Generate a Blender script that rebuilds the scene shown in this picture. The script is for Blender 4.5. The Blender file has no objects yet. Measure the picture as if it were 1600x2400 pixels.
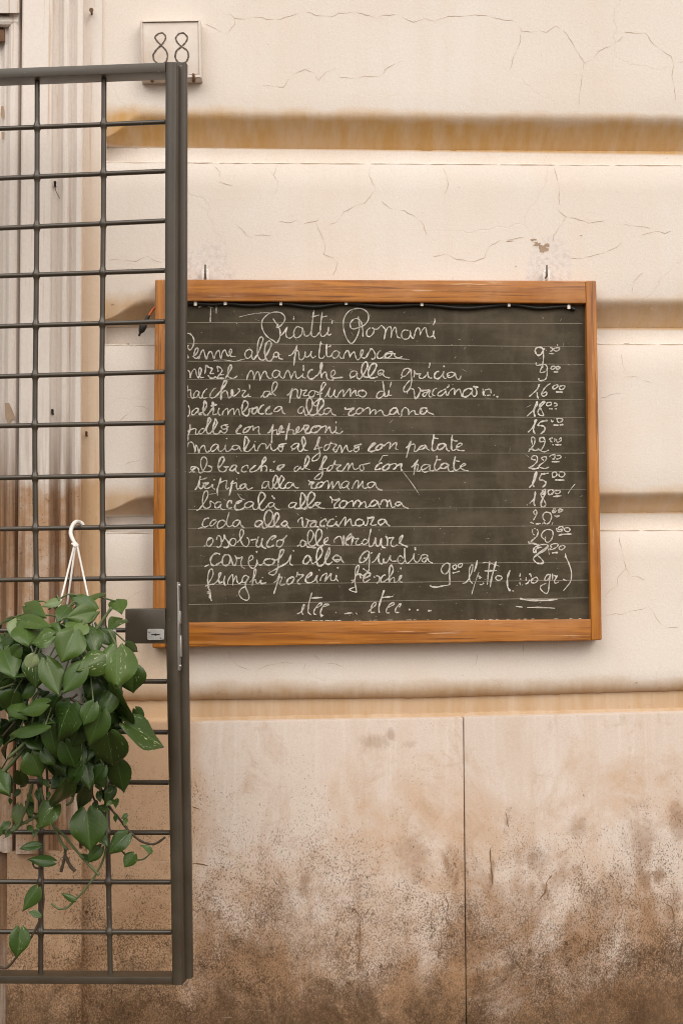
import bpy, bmesh, math, random
from mathutils import Vector, Matrix, Euler
R = math.radians
scn = bpy.context.scene
col = scn.collection

# ------------------------------------------------------------------ camera, sky, sun, exposure
CAM_LOC = Vector((0.0, -3.30, 1.55))
FPX = 3333.0                                   # focal length in photo pixels (photo 1600 x 2400)
cd = bpy.data.cameras.new('camera'); cam = bpy.data.objects.new('camera', cd); col.objects.link(cam)
cam.location = CAM_LOC
CAM_M = Matrix.Rotation(R(-3.8), 3, 'Z') @ Matrix.Rotation(R(90 + 2.65), 3, 'X') @ Matrix.Rotation(R(-0.3), 3, 'Z')
cam.rotation_euler = CAM_M.to_euler()
cd.sensor_fit = 'VERTICAL'; cd.sensor_height = 36.0; cd.lens = 36.0 * FPX / 2400.0
cd.clip_end = 200
scn.camera = cam

SUN_EL, SUN_AZ = 44.0, -36.0                   # azimuth: degrees to the left of straight-on
w = bpy.data.worlds.new("World"); scn.world = w; w.use_nodes = True
nt = w.node_tree; nt.nodes.clear()
out = nt.nodes.new('ShaderNodeOutputWorld'); bg = nt.nodes.new('ShaderNodeBackground')
sky = nt.nodes.new('ShaderNodeTexSky'); sky.sky_type = 'NISHITA'; sky.sun_disc = False
sky.sun_elevation = R(SUN_EL); sky.sun_rotation = R(180 + SUN_AZ); sky.dust_density = 4.0; sky.air_density = 1.0
hs = nt.nodes.new('ShaderNodeHueSaturation'); hs.inputs['Saturation'].default_value = 0.25
tint = nt.nodes.new('ShaderNodeMixRGB'); tint.blend_type = 'MULTIPLY'; tint.inputs[0].default_value = 1.0
tint.inputs[2].default_value = (1.0, 0.935, 0.86, 1)   # thin warm overcast
nt.links.new(sky.outputs[0], hs.inputs['Color']); nt.links.new(hs.outputs[0], tint.inputs[1])
nt.links.new(tint.outputs[0], bg.inputs[0]); bg.inputs[1].default_value = 0.11
nt.links.new(bg.outputs[0], out.inputs[0])

sd = bpy.data.lights.new('sun', 'SUN'); sd.energy = 1.3; sd.angle = R(50); sd.color = (1.0, 0.95, 0.88)
sun = bpy.data.objects.new('sun', sd); col.objects.link(sun)
sdir = Vector((math.sin(R(SUN_AZ)) * math.cos(R(SUN_EL)), -math.cos(R(SUN_AZ)) * math.cos(R(SUN_EL)), math.sin(R(SUN_EL))))
sun.rotation_euler = sdir.to_track_quat('Z', 'Y').to_euler(); sun.location = sdir * 10

scn.view_settings.view_transform = 'Standard'; scn.view_settings.look = 'None'
scn.view_settings.gamma = 1.0; scn.view_settings.exposure = 0.60
scn.cycles.filter_width = 1.0

# ------------------------------------------------------------------ measuring: a photo pixel on a known plane
def ray(px, py):
    return CAM_M @ Vector(((px - 800.0) / FPX, -(py - 1200.0) / FPX, -1.0))
def P(px, py, Y=0.0):
    d = ray(px, py); t = (Y - CAM_LOC.y) / d.y
    return CAM_LOC + d * t
GA = R(11.5)
GU = Vector((math.cos(GA), -math.sin(GA), 0)); GN = Vector((-math.sin(GA), -math.cos(GA), 0))
G0 = P(400, 1200, -0.34)
def PG(px, py, off=0.0):                        # on the gate's own plane (off: towards the street)
    d = ray(px, py); o = G0 + GN * off
    t = (o - CAM_LOC).dot(GN) / d.dot(GN)
    return CAM_LOC + d * t

# ------------------------------------------------------------------ helpers
def link_mesh(name, bm, mats, parent=None, smooth=False, sharp=None):
    me = bpy.data.meshes.new(name); bm.normal_update(); bm.to_mesh(me); bm.free()
    for m in (mats if isinstance(mats, (list, tuple)) else [mats]): me.materials.append(m)
    if smooth:
        for p in me.polygons: p.use_smooth = True
        if sharp: me.set_sharp_from_angle(angle=R(sharp))
    o = bpy.data.objects.new(name, me); col.objects.link(o)
    if parent is not None:
        o.parent = parent; o.matrix_parent_inverse = parent.matrix_basis.inverted()
    return o
def thing(name, label, cat, loc=(0, 0, 0), group=None):
    o = bpy.data.objects.new(name, None); o.location = loc; o.empty_display_size = 0.05; col.objects.link(o)
    o['label'] = label; o['category'] = cat
    if group: o['group'] = group
    return o
def tag(o, label, cat, group=None):
    o['label'] = label; o['category'] = cat
    if group: o['group'] = group
    return o
def crom(pts, n=5, closed=False):
    pts = [Vector(p) for p in pts]
    if len(pts) < 3:
        return [pts[0].lerp(pts[-1], i / (2 * n)) for i in range(2 * n + 1)]
    res = []
    for i in range(len(pts) - 1):
        p0 = pts[max(i - 1, 0)]; p1 = pts[i]; p2 = pts[i + 1]; p3 = pts[min(i + 2, len(pts) - 1)]
        for k in range(n):
            t = k / n
            res.append(0.5 * ((2 * p1) + (p2 - p0) * t + (2 * p0 - 5 * p1 + 4 * p2 - p3) * t * t + (3 * p1 - p0 - 3 * p2 + p3) * t ** 3))
    res.append(pts[-1]); return res
def prism(bm, front, back, bev=0.0, seg=2, mi=0):
    n = len(front)
    f = [bm.verts.new(p) for p in front]; b = [bm.verts.new(p) for p in back]
    faces = [bm.faces.new(f), bm.faces.new(b[::-1])]
    for i in range(n):
        faces.append(bm.faces.new([f[(i + 1) % n], f[i], b[i], b[(i + 1) % n]]))
    for fc in faces: fc.material_index = mi
    bmesh.ops.recalc_face_normals(bm, faces=faces)
    if bev:
        ed = list({e for fc in faces for e in fc.edges})
        r = bmesh.ops.bevel(bm, geom=ed, offset=bev, segments=seg, affect='EDGES', profile=0.6, clamp_overlap=True)
        for fc in r['faces']: fc.material_index = mi
def tube(bm, pts, rad, seg=10, cap=True, mi=0):
    rs = rad if isinstance(rad, (list, tuple)) else [rad] * len(pts)
    pts = [Vector(p) for p in pts]; rings = []; ref = None
    for i, p in enumerate(pts):
        t = (pts[min(i + 1, len(pts) - 1)] - pts[max(i - 1, 0)]).normalized()
        if ref is None: ref = t.orthogonal().normalized()
        ref = (ref - t * ref.dot(t)).normalized(); b = t.cross(ref)
        rings.append([bm.verts.new(p + (ref * math.cos(2 * math.pi * k / seg) + b * math.sin(2 * math.pi * k / seg)) * rs[i]) for k in range(seg)])
    for a, c in zip(rings, rings[1:]):
        for k in range(seg):
            fc = bm.faces.new([a[k], a[(k + 1) % seg], c[(k + 1) % seg], c[k]]); fc.material_index = mi
    if cap:
        bm.faces.new(rings[0][::-1]).material_index = mi; bm.faces.new(rings[-1]).material_index = mi
rnd = random.Random(7)
_rib = [0]
def ribbon(bm, pts2, width, mp, n=5, jit=0.15, mi=0, taper=True, base=0.0006, smooth=True):
    """pts2: photo pixels; width in photo pixels; mp(px,py,off)->3D, off = proud of the surface"""
    pp = crom([(x, y, 0) for x, y in pts2], n) if smooth else [Vector((x, y, 0)) for x, y in pts2]
    q = [pp[0]]
    for p in pp[1:]:
        if (p - q[-1]).length > 0.6: q.append(p)
    if len(q) < 2: q.append(q[0] + Vector((1.2, 0.6, 0)))
    _rib[0] += 1; off0 = base + (_rib[0] % 60) * 4e-6
    prev = None; ph = rnd.random() * 9
    for i, p in enumerate(q):
        t = (q[min(i + 1, len(q) - 1)] - q[max(i - 1, 0)])
        nrm = Vector((-t.y, t.x, 0)); nrm = nrm.normalized() if nrm.length else Vector((1, 0, 0))
        wv = width * (1 + jit * math.sin(i * 0.9 + ph) + jit * (rnd.random() - 0.5))
        # a chalk edge is broader on down strokes
        if taper and (i == 0 or i == len(q) - 1): wv *= 0.45
        off = off0 + i * 1.5e-6
        a = bm.verts.new(mp(p.x + nrm.x * wv / 2, p.y + nrm.y * wv / 2, off)); c = bm.verts.new(mp(p.x - nrm.x * wv / 2, p.y - nrm.y * wv / 2, off))
        if prev:
            f = bm.faces.new([prev[0], prev[1], c, a]); f.material_index = mi
        prev = (a, c)
def pts(s): return [tuple(float(v) for v in t.split(',')) for t in s.split()]

# ------------------------------------------------------------------ node helper
class NB:
    def __init__(s, name):
        s.m = bpy.data.materials.new(name); s.m.use_nodes = True; s.t = s.m.node_tree; s.t.nodes.clear()
        s.out = s.t.nodes.new('ShaderNodeOutputMaterial'); s.b = s.t.nodes.new('ShaderNodeBsdfPrincipled')
        s.t.links.new(s.b.outputs[0], s.out.inputs[0])
        s.tc = s.t.nodes.new('ShaderNodeTexCoord'); s.obj = s.tc.outputs['Object']
    def _in(s, sock, v):
        if isinstance(v, bpy.types.NodeSocket): s.t.links.new(v, sock)
        elif isinstance(v, (tuple, list)):
            sock.default_value = (tuple(v) + (1.0,)) if (len(v) == 3 and len(sock.default_value) == 4) else v
        else: sock.default_value = v
    def node(s, t, **kw):
        n = s.t.nodes.new(t)
        for k, v in kw.items(): setattr(n, k, v)
        return n
    def map(s, scale=(1, 1, 1), rot=(0, 0, 0), loc=(0, 0, 0), vec=None):
        n = s.node('ShaderNodeMapping'); s._in(n.inputs[0], vec or s.obj)
        n.inputs['Location'].default_value = loc; n.inputs['Rotation'].default_value = rot; n.inputs['Scale'].default_value = scale
        return n.outputs[0]
    def noise(s, scale, detail=3, rough=0.55, vec=None, dist=0.0, color=False):
        n = s.node('ShaderNodeTexNoise'); s._in(n.inputs['Vector'], vec or s.obj)
        n.inputs['Scale'].default_value = scale; n.inputs['Detail'].default_value = detail
        n.inputs['Roughness'].default_value = rough; n.inputs['Distortion'].default_value = dist
        return n.outputs['Color' if color else 'Fac']
    def voro(s, scale, vec=None, feature='DISTANCE_TO_EDGE', rand=1.0):
        n = s.node('ShaderNodeTexVoronoi', feature=feature); s._in(n.inputs['Vector'], vec or s.obj)
        n.inputs['Scale'].default_value = scale; n.inputs['Randomness'].default_value = rand
        return n.outputs['Distance']
    def math(s, op, a, b=0.0, c=0.0, clamp=False):
        n = s.node('ShaderNodeMath', operation=op, use_clamp=clamp)
        s._in(n.inputs[0], a); s._in(n.inputs[1], b)
        if op in ('MULTIPLY_ADD',): s._in(n.inputs[2], c)
        return n.outputs[0]
    def rng(s, v, a, b, c=0.0, d=1.0, smooth=False):
        n = s.node('ShaderNodeMapRange', clamp=True)
        if smooth: n.interpolation_type = 'SMOOTHSTEP'
        for i, x in enumerate((v, a, b, c, d)): s._in(n.inputs[i], x)
        return n.outputs[0]
    def mix(s, f, a, b, mode='MIX'):
        n = s.node('ShaderNodeMixRGB', blend_type=mode); s._in(n.inputs[0], f); s._in(n.inputs[1], a); s._in(n.inputs[2], b)
        return n.outputs[0]
    def mul(s, a, b): return s.math('MULTIPLY', a, b)
    def add(s, a, b): return s.math('ADD', a, b)
    def xyz(s, vec=None):
        n = s.node('ShaderNodeSeparateXYZ'); s._in(n.inputs[0], vec or s.obj); return n.outputs
    def dist(s, p, sc=(1, 1, 1), vec=None):
        v = s.map(sc, (0, 0, 0), (-p[0] * sc[0], -p[1] * sc[1], -p[2] * sc[2]), vec)
        n = s.node('ShaderNodeVectorMath', operation='LENGTH'); s._in(n.inputs[0], v); return n.outputs['Value']
    def bump(s, h, strength=0.3, dist=0.001, normal=None):
        n = s.node('ShaderNodeBump'); s._in(n.inputs['Height'], h); n.inputs['Strength'].default_value = strength; n.inputs['Distance'].default_value = dist
        if normal is not None: s._in(n.inputs['Normal'], normal)
        return n.outputs[0]
    def done(s, color=None, rough=0.8, normal=None, metal=0.0, spec=None):
        if color is not None: s._in(s.b.inputs['Base Color'], color)
        s._in(s.b.inputs['Roughness'], rough); s._in(s.b.inputs['Metallic'], metal)
        if normal is not None: s._in(s.b.inputs['Normal'], normal)
        if spec is not None: s.b.inputs['Specular IOR Level'].default_value = spec
        return s.m
def Z(py, px=800, Y=0.0): return P(px, py, Y).z
def X(px, py=1200, Y=0.0): return P(px, py, Y).x

# ------------------------------------------------------------------ materials
def mk_plaster():
    b = NB('cream_plaster'); x, y, z = b.xyz()
    big = b.noise(1.6, 4, 0.6); mid = b.noise(7, 5, 0.6); fine = b.noise(160, 3, 0.7)
    streak = b.noise(1.0, 4, 0.6, b.map((14, 14, 1.2)))
    c = b.mix(b.rng(big, 0.35, 0.65), (0.755, 0.715, 0.675), (0.725, 0.67, 0.615))
    c = b.mix(b.mul(b.rng(mid, 0.5, 0.75), 0.35), c, (0.77, 0.71, 0.655))
    c = b.mix(b.mul(b.rng(streak, 0.5, 0.8), 0.22), c, (0.64, 0.53, 0.43))
    # painted warm soffit shade with ragged edge; ochre paint on the lowest band
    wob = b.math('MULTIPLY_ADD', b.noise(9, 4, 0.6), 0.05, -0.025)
    zw = b.add(z, wob); soffit_shade_och = None
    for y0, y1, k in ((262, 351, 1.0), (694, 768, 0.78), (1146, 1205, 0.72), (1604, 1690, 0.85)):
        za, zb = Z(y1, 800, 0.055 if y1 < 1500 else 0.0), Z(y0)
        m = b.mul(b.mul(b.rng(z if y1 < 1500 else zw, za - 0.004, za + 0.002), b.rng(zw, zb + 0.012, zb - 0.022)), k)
        soffit_shade_och = m if soffit_shade_och is None else b.math('MAXIMUM', soffit_shade_och, m)
    och_breakup = b.noise(1.0, 4, 0.65, b.map((30, 10, 3)))
    soffit_shade_och = b.mul(soffit_shade_och, b.rng(och_breakup, 0.2, 0.6, 0.6, 1.0))
    c = b.mix(soffit_shade_och, c, b.mix(b.rng(z, Z(1560), Z(1600)), (0.56, 0.325, 0.10), (0.43, 0.265, 0.115)))
    # narrow ochre strip between door surround and courses
    st = b.mul(b.rng(x, X(246), X(236)), b.rng(z, Z(300), Z(560)))
    c = b.mix(b.mul(st, b.rng(mid, 0.2, 0.7, 0.45, 0.85)), c, (0.66, 0.46, 0.265))
    s2 = b.mul(b.rng(b.add(x, b.math('MULTIPLY_ADD', mid, 0.14, -0.07)), X(470), X(385)), b.rng(z, Z(1250), Z(1560)))  # warm patch behind the gate: stain with shade painted in
    c = b.mix(b.mul(s2, 0.6), c, (0.60, 0.42, 0.25))
    # newer white plaster round the two hooks
    for px, py, r in ((486, 640, 0.062), (1283, 628, 0.055)):
        p = P(px, py)
        d = b.dist((p.x, 0, p.z), (1, 0.0, 0.8))
        d = b.add(d, b.math('MULTIPLY_ADD', b.noise(22, 5, 0.65), 0.09, -0.045))
        pt = b.mix(b.rng(b.noise(95, 4, 0.7), 0.45, 0.68), (0.73, 0.69, 0.675), (0.56, 0.51, 0.48))
        c = b.mix(b.mul(b.rng(d, r + 0.008, r - 0.008), 0.85), c, pt)
    # hairline cracks
    wv = b.mix(0.16, b.obj, b.noise(3.0, 5, 0.6, color=True))
    ce = b.voro(3.4, wv)
    msk = b.rng(b.noise(2.3, 2), 0.5, 0.6)
    crk = b.mul(b.rng(ce, 0.006, 0.0015), b.mul(msk, 0.13))
    c = b.mix(crk, c, (0.34, 0.23, 0.15))
    # flecks and pin holes
    sp = b.voro(55, None, 'F1'); spm = b.rng(b.noise(13, 2), 0.60, 0.72)
    c = b.mix(b.mul(b.rng(sp, 0.13, 0.07), b.mul(spm, 0.6)), c, (0.30, 0.19, 0.11))
    # dirt splashed on the lowest course
    dz = b.rng(b.add(z, b.math('MULTIPLY_ADD', b.noise(5, 5, 0.65), 0.14, -0.07)), Z(1590), Z(1650))
    c = b.mix(b.mul(dz, 0.18), c, (0.42, 0.27, 0.14))
    c = b.mix(b.mul(b.rng(fine, 0.3, 0.7), 0.16), c, (0.50, 0.38, 0.29))
    gr = b.noise(330, 2, 0.7); c = b.mix(b.mul(b.rng(gr, 0.42, 0.66), 0.16), c, (0.42, 0.32, 0.25))
    blot = b.noise(3.4, 6, 0.68, None, 0.4); c = b.mix(b.mul(b.rng(blot, 0.46, 0.68), 0.20), c, (0.63, 0.50, 0.385))
    h = b.add(b.mul(mid, 0.6), b.mul(fine, 0.25)); h = b.math('SUBTRACT', h, b.mul(crk, 1.5))
    n = b.bump(b.add(h, b.mul(b.noise(75, 4, 0.7), 0.5)), 0.5, 0.002)
    n = b.bump(b.noise(420, 2, 0.6), 0.25, 0.0006, n)
    return b.done(c, 0.92, n, spec=0.2)
def mk_stone():
    b = NB('travertine'); x, y, z = b.xyz()
    z0, z1 = Z(1690), Z(2400)
    t = b.rng(z, z0, z1)                              # 0 at the top edge, 1 at the bottom of the view
    big = b.noise(2.2, 5, 0.62); streak = b.noise(1.0, 6, 0.65, b.map((13, 13, 1.3)), 0.5)
    c = b.mix(b.rng(big, 0.3, 0.7), (0.635, 0.565, 0.515), (0.58, 0.495, 0.435))
    pale = b.noise(1.0, 5, 0.65, b.map((46, 20, 2.4), (0, 0, 0), (1, 5, 2)), 0.4)
    c = b.mix(b.mul(b.mul(b.rng(pale, 0.52, 0.70), b.rng(t, 0.7, 0.05)), 0.5), c, (0.69, 0.64, 0.60))
    # ochre stain patches; beside the gate the stain also carries painted shade
    na = b.noise(2.6, 9, 0.66, None, 0.5)
    lf = b.rng(b.add(x, b.math('MULTIPLY_ADD', na, 0.20, -0.10)), X(490), X(425))
    m = b.mul(b.rng(b.add(na, b.math('MULTIPLY_ADD', t, 0.22, -0.06)), 0.52, 0.66), 0.55)
    c = b.mix(b.math('MAXIMUM', m, b.mul(lf, 0.82)), c, (0.465, 0.285, 0.155))
    c = b.mix(b.mul(b.rng(streak, 0.52, 0.74), 0.32), c, (0.44, 0.30, 0.195))
    # brown grime in clouds, more of it lower down
    nb = b.noise(3.4, 10, 0.72, b.map((1, 1, 0.75), (0, 0, 0), (2, 0, 7)), 0.7)
    gb = b.add(b.math('MULTIPLY_ADD', nb, 1.45, -0.225), b.math('MULTIPLY_ADD', t, 0.56, -0.41))
    gb = b.add(gb, b.math('MULTIPLY_ADD', streak, 0.22, -0.11))
    c = b.mix(b.mul(b.rng(gb, 0.385, 0.62), 0.80), c, (0.275, 0.150, 0.070))
    nc = b.noise(6.5, 10, 0.76, b.map((1, 1, 0.8), (0, 0, 0), (9, 0, 3)), 0.9)
    gc = b.add(b.math('MULTIPLY_ADD', nc, 1.3, -0.15), b.math('MULTIPLY_ADD', t, 0.90, -0.775))
    c = b.mix(b.mul(b.rng(gc, 0.44, 0.66), 0.90), c, (0.075, 0.042, 0.019))
    nm = b.noise(13, 9, 0.74, b.map((1, 1, 0.8), (0, 0, 0), (4, 0, 1)), 0.8)
    c = b.mix(b.mul(b.rng(b.add(nm, b.math('MULTIPLY_ADD', t, 0.16, -0.06)), 0.49, 0.66), 0.42), c, (0.36, 0.215, 0.115))
    # single smears, knocks and runs: photo x, y, half width, half height, lean, strength
    wob = b.noise(26, 5, 0.7, None, 0.6)
    sm = None
    for px, py, rx, ry, ln, k in ((712, 2070, 14, 40, 0.15, .7), (840, 2200, 10, 110, 0, .6), (975, 2040, 34, 60, 0.3, .45), (960, 1990, 40, 30, 0, .35), (1048, 2030, 9, 42, -0.35, .7), (1070, 2052, 7, 20, 0.2, .9), (1151, 2045, 7, 34, 0.1, .95), (1188, 1925, 7, 34, 0.15, .7),
            (1275, 2080, 7, 44, -0.45, .8), (1258, 2010, 26, 30, 0.9, .5), (1355, 1940, 20, 24, 0, .55), (1505, 1975, 34, 70, 0.05, .55), (1542, 2056, 14, 18, -0.3, .95), (1510, 2065, 16, 24, 0, .8), (1575, 2130, 16, 42, 0.3, .7), (1590, 1930, 24, 44, 0, .65), (1345, 2260, 24, 110, 0, .75),
            (1210, 2320, 120, 60, 0, .6), (1480, 2340, 150, 46, 0, .6), (1090, 2230, 60, 60, 0, .35), (480, 2200, 22, 130, 0.05, .6), (513, 2142, 6, 14, 0, .9), (490, 2105, 10, 8, 0, .8), (700, 2230, 150, 24, 0.0, .35), (880, 1735, 40, 16, 0, .4), (915, 1722, 12, 14, 0, .6), (1430, 2100, 46, 60, 0, .4), (960, 1745, 22, 9, 0, .3)):
        p = P(px, py, -0.03); sc = 1000.0
        n = b.node('ShaderNodeMapping'); b._in(n.inputs[0], b.obj); n.vector_type = 'TEXTURE'
        n.inputs['Location'].default_value = (p.x, 0, p.z); n.inputs['Rotation'].default_value = (0, ln, 0); n.inputs['Scale'].default_value = (rx / 1000, 1e3, ry / 1000)
        L = b.node('ShaderNodeVectorMath', operation='LENGTH'); b._in(L.inputs[0], n.outputs[0])
        v = b.add(L.outputs['Value'], b.math('MULTIPLY_ADD', wob, 3.6, -1.8))
        v = b.mul(b.rng(v, 1.25, 0.35), k); sm = v if sm is None else b.math('MAXIMUM', sm, v)
    c = b.mix(b.mul(sm, 0.72), c, (0.205, 0.105, 0.045))
    # travertine pits in clusters
    cl = b.add(b.mul(b.noise(2.4, 4, 0.6, b.map((1, 1, 1), (0, 0, 0), (5, 1, 1))), 0.34), b.mul(b.noise(11, 5, 0.7), 0.34))
    dens = b.add(b.math('MULTIPLY_ADD', t, 0.27, -0.085), b.math('SUBTRACT', cl, 0.34))
    d1 = b.noise(330, 3, 0.55, b.map((1.0, 1, 0.66), (0, R(25), 0)), 0.5)
    d2 = b.noise(150, 5, 0.68, b.map((1.0, 1, 0.7), (0, R(-18), 0)), 0.8)
    thr1 = b.math('SUBTRACT', 0.615, dens); p1 = b.rng(d1, thr1, b.add(thr1, 0.07))
    thr2 = b.math('SUBTRACT', 0.695, b.mul(dens, 0.9)); p2 = b.rng(d2, thr2, b.add(thr2, 0.04))
    pit = b.math('MAXIMUM', b.mul(p1, 0.72), p2)
    c = b.mix(b.mul(pit, b.rng(b.noise(5.5, 4, 0.6), 0.35, 0.6, 0.55, 0.92)), c, (0.065, 0.035, 0.016))
    grn = b.noise(380, 2, 0.7); c = b.mix(b.mul(b.rng(grn, 0.42, 0.66), 0.17), c, (0.26, 0.18, 0.12))
    # light scuffs
    sc1 = b.noise(1.0, 2, 0.5, b.map((7, 7, 150), (0, R(38), 0))); c = b.mix(b.mul(b.mul(b.rng(sc1, 0.70, 0.74), b.rng(nb, 0.5, 0.6)), 0.35), c, (0.62, 0.54, 0.48))
    h = b.math('SUBTRACT', b.mul(b.noise(34, 6, 0.7), 0.6), pit)
    n = b.bump(h, 0.55, 0.0018)
    return b.done(c, 0.85, n, spec=0.25)
def mk_surround():
    b = NB('door_surround_stone'); x, y, z = b.xyz()
    big = b.noise(2.0, 5, 0.6); streak = b.noise(1.0, 5, 0.62, b.map((34, 20, 1.3)))
    fine = b.noise(150, 3, 0.7)
    c = b.mix(b.rng(big, 0.3, 0.7), (0.755, 0.715, 0.68), (0.71, 0.65, 0.605))
    c = b.mix(b.mul(b.rng(streak, 0.48, 0.78), 0.26), c, (0.58, 0.45, 0.34))
    t = b.rng(b.add(z, b.math('MULTIPLY_ADD', streak, 0.30, -0.15)), Z(930), Z(1150))
    t2 = b.rng(b.add(z, b.math('MULTIPLY_ADD', b.noise(7, 5, 0.6), 0.12, -0.06)), Z(1115), Z(1145))
    c = b.mix(b.mul(b.mul(t2, b.rng(b.noise(9, 5, 0.65), 0.22, 0.55)), 0.9), c, (0.42, 0.245, 0.125))
    c = b.mix(b.mul(b.mul(t, b.rng(streak, 0.45, 0.60)), 0.85), c, (0.17, 0.088, 0.042))
    sp = b.noise(170, 3, 0.6); c = b.mix(b.mul(b.mul(t2, b.rng(sp, 0.62, 0.68)), 0.7), c, (0.12, 0.06, 0.03))
    rust = b.mul(b.rng(b.noise(1.0, 4, 0.6, b.map((90, 30, 2))), 0.58, 0.68), 0.5)
    c = b.mix(rust, c, (0.44, 0.25, 0.12))
    ochs = b.mul(b.rng(x, X(192), X(196)), b.rng(z, Z(250), Z(700)))
    c = b.mix(b.mul(ochs, 0.6), c, (0.66, 0.46, 0.27))
    c = b.mix(b.mul(b.rng(fine, 0.35, 0.7), 0.14), c, (0.40, 0.31, 0.25))
    n = b.bump(b.add(b.noise(22, 5, 0.6), b.mul(fine, 0.25)), 0.3, 0.0018)
    return b.done(c, 0.9, n, spec=0.2)
def mk_wood(name, ax, light, red=1.0):
    b = NB(name)
    sc = [55, 55, 55]; sc[ax] = 2.4
    g = b.noise(1.0, 6, 0.62, b.map(tuple(sc)), 1.2)
    sc2 = [170, 170, 170]; sc2[ax] = 5
    f = b.noise(1.0, 4, 0.6, b.map(tuple(sc2)), 0.6)
    bl = b.noise(5.0, 4, 0.6); bd = b.noise(8.0, 5, 0.7)
    c = b.mix(b.rng(g, 0.36, 0.66), (0.47, 0.180 * red, 0.022), (0.225, 0.070 * red, 0.007))
    c = b.mix(b.mul(b.rng(bl, 0.42, 0.64), light), c, (0.45, 0.215, 0.085))
    c = b.mix(b.mul(b.rng(f, 0.56, 0.66), 0.75), c, (0.11, 0.034, 0.008))
    c = b.mix(b.mul(b.rng(bd, 0.52, 0.72), 0.45), c, (0.26, 0.075, 0.006))
    wr = b.mul(b.rng(b.noise(1.0, 4, 0.7, b.map(tuple(v * 0.9 for v in sc2), (0, 0, 0), (3, 2, 5))), 0.62, 0.66), b.rng(b.noise(7, 3), 0.45, 0.6))
    c = b.mix(b.mul(wr, 0.75), c, (0.60, 0.40, 0.26))
    n = b.bump(b.add(g, f), 0.25, 0.0012)
    return b.done(c, b.rng(bl, 0.3, 0.7, 0.30, 0.46), n, spec=0.5)
def mk_board():
    b = NB('slate_board')
    a = b.noise(3.0, 5, 0.6); s1 = b.noise(1.0, 5, 0.65, b.map((6, 6, 22), (0, R(20), 0))); f = b.noise(240, 2, 0.7)
    s2 = b.noise(1.0, 5, 0.65, b.map((22, 6, 7), (0, R(-30), 0)))
    c = b.mix(b.rng(a, 0.3, 0.7), (0.034, 0.0265, 0.0145), (0.050, 0.039, 0.0225))
    c = b.mix(b.mul(b.rng(s1, 0.46, 0.74), 0.6), c, (0.108, 0.088, 0.058))
    c = b.mix(b.mul(b.rng(s2, 0.50, 0.78), 0.5), c, (0.120, 0.100, 0.070))
    c = b.mix(b.mul(b.rng(f, 0.6, 0.75), 0.25), c, (0.16, 0.14, 0.11))
    cl = b.noise(4.2, 7, 0.68, None, 0.8); c = b.mix(b.mul(b.rng(cl, 0.50, 0.72), 0.45), c, (0.130, 0.106, 0.070))
    return b.done(c, 0.55, b.bump(f, 0.08, 0.0004), spec=0.22)
def mk_chalk(name, k):
    b = NB(name); n = b.noise(500, 3, 0.7); m = b.noise(45, 5, 0.75)
    c = b.mix(b.mul(b.rng(b.add(b.mul(n, 0.4), b.mul(m, 0.6)), 0.38, 0.60, 1, 0), k), (0.66, 0.63, 0.585), (0.16, 0.14, 0.105))
    return b.done(c, 0.95, spec=0.1)
def mk_paint(name, c0, c1, rough=0.45):
    b = NB(name); a = b.noise(9, 5, 0.6); f = b.noise(260, 3, 0.6); sp = b.voro(70, None, 'F1')
    c = b.mix(b.rng(a, 0.3, 0.7), c0, c1)
    c = b.mix(b.mul(b.rng(sp, 0.10, 0.05), b.mul(b.rng(b.noise(16, 2), 0.57, 0.65), 0.8)), c, (0.38, 0.33, 0.27))
    c = b.mix(b.mul(b.rng(b.noise(26, 5, 0.7), 0.58, 0.75), 0.35), c, (0.075, 0.055, 0.036))
    return b.done(c, b.rng(a, 0.3, 0.7, rough - 0.06, rough + 0.14), b.bump(b.add(f, b.mul(a, 0.6)), 0.14, 0.0008), spec=0.65)
def mk_simple(name, c, rough=0.6, metal=0.0, var=0.25, scale=40, dark=None, spec=None):
    b = NB(name); a = b.noise(scale, 4, 0.65)
    d = dark or tuple(v * 0.6 for v in c)
    cc = b.mix(b.mul(b.rng(a, 0.4, 0.7), var * 2), c, d)
    return b.done(cc, rough, b.bump(a, 0.15, 0.0008), metal, spec)
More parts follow.
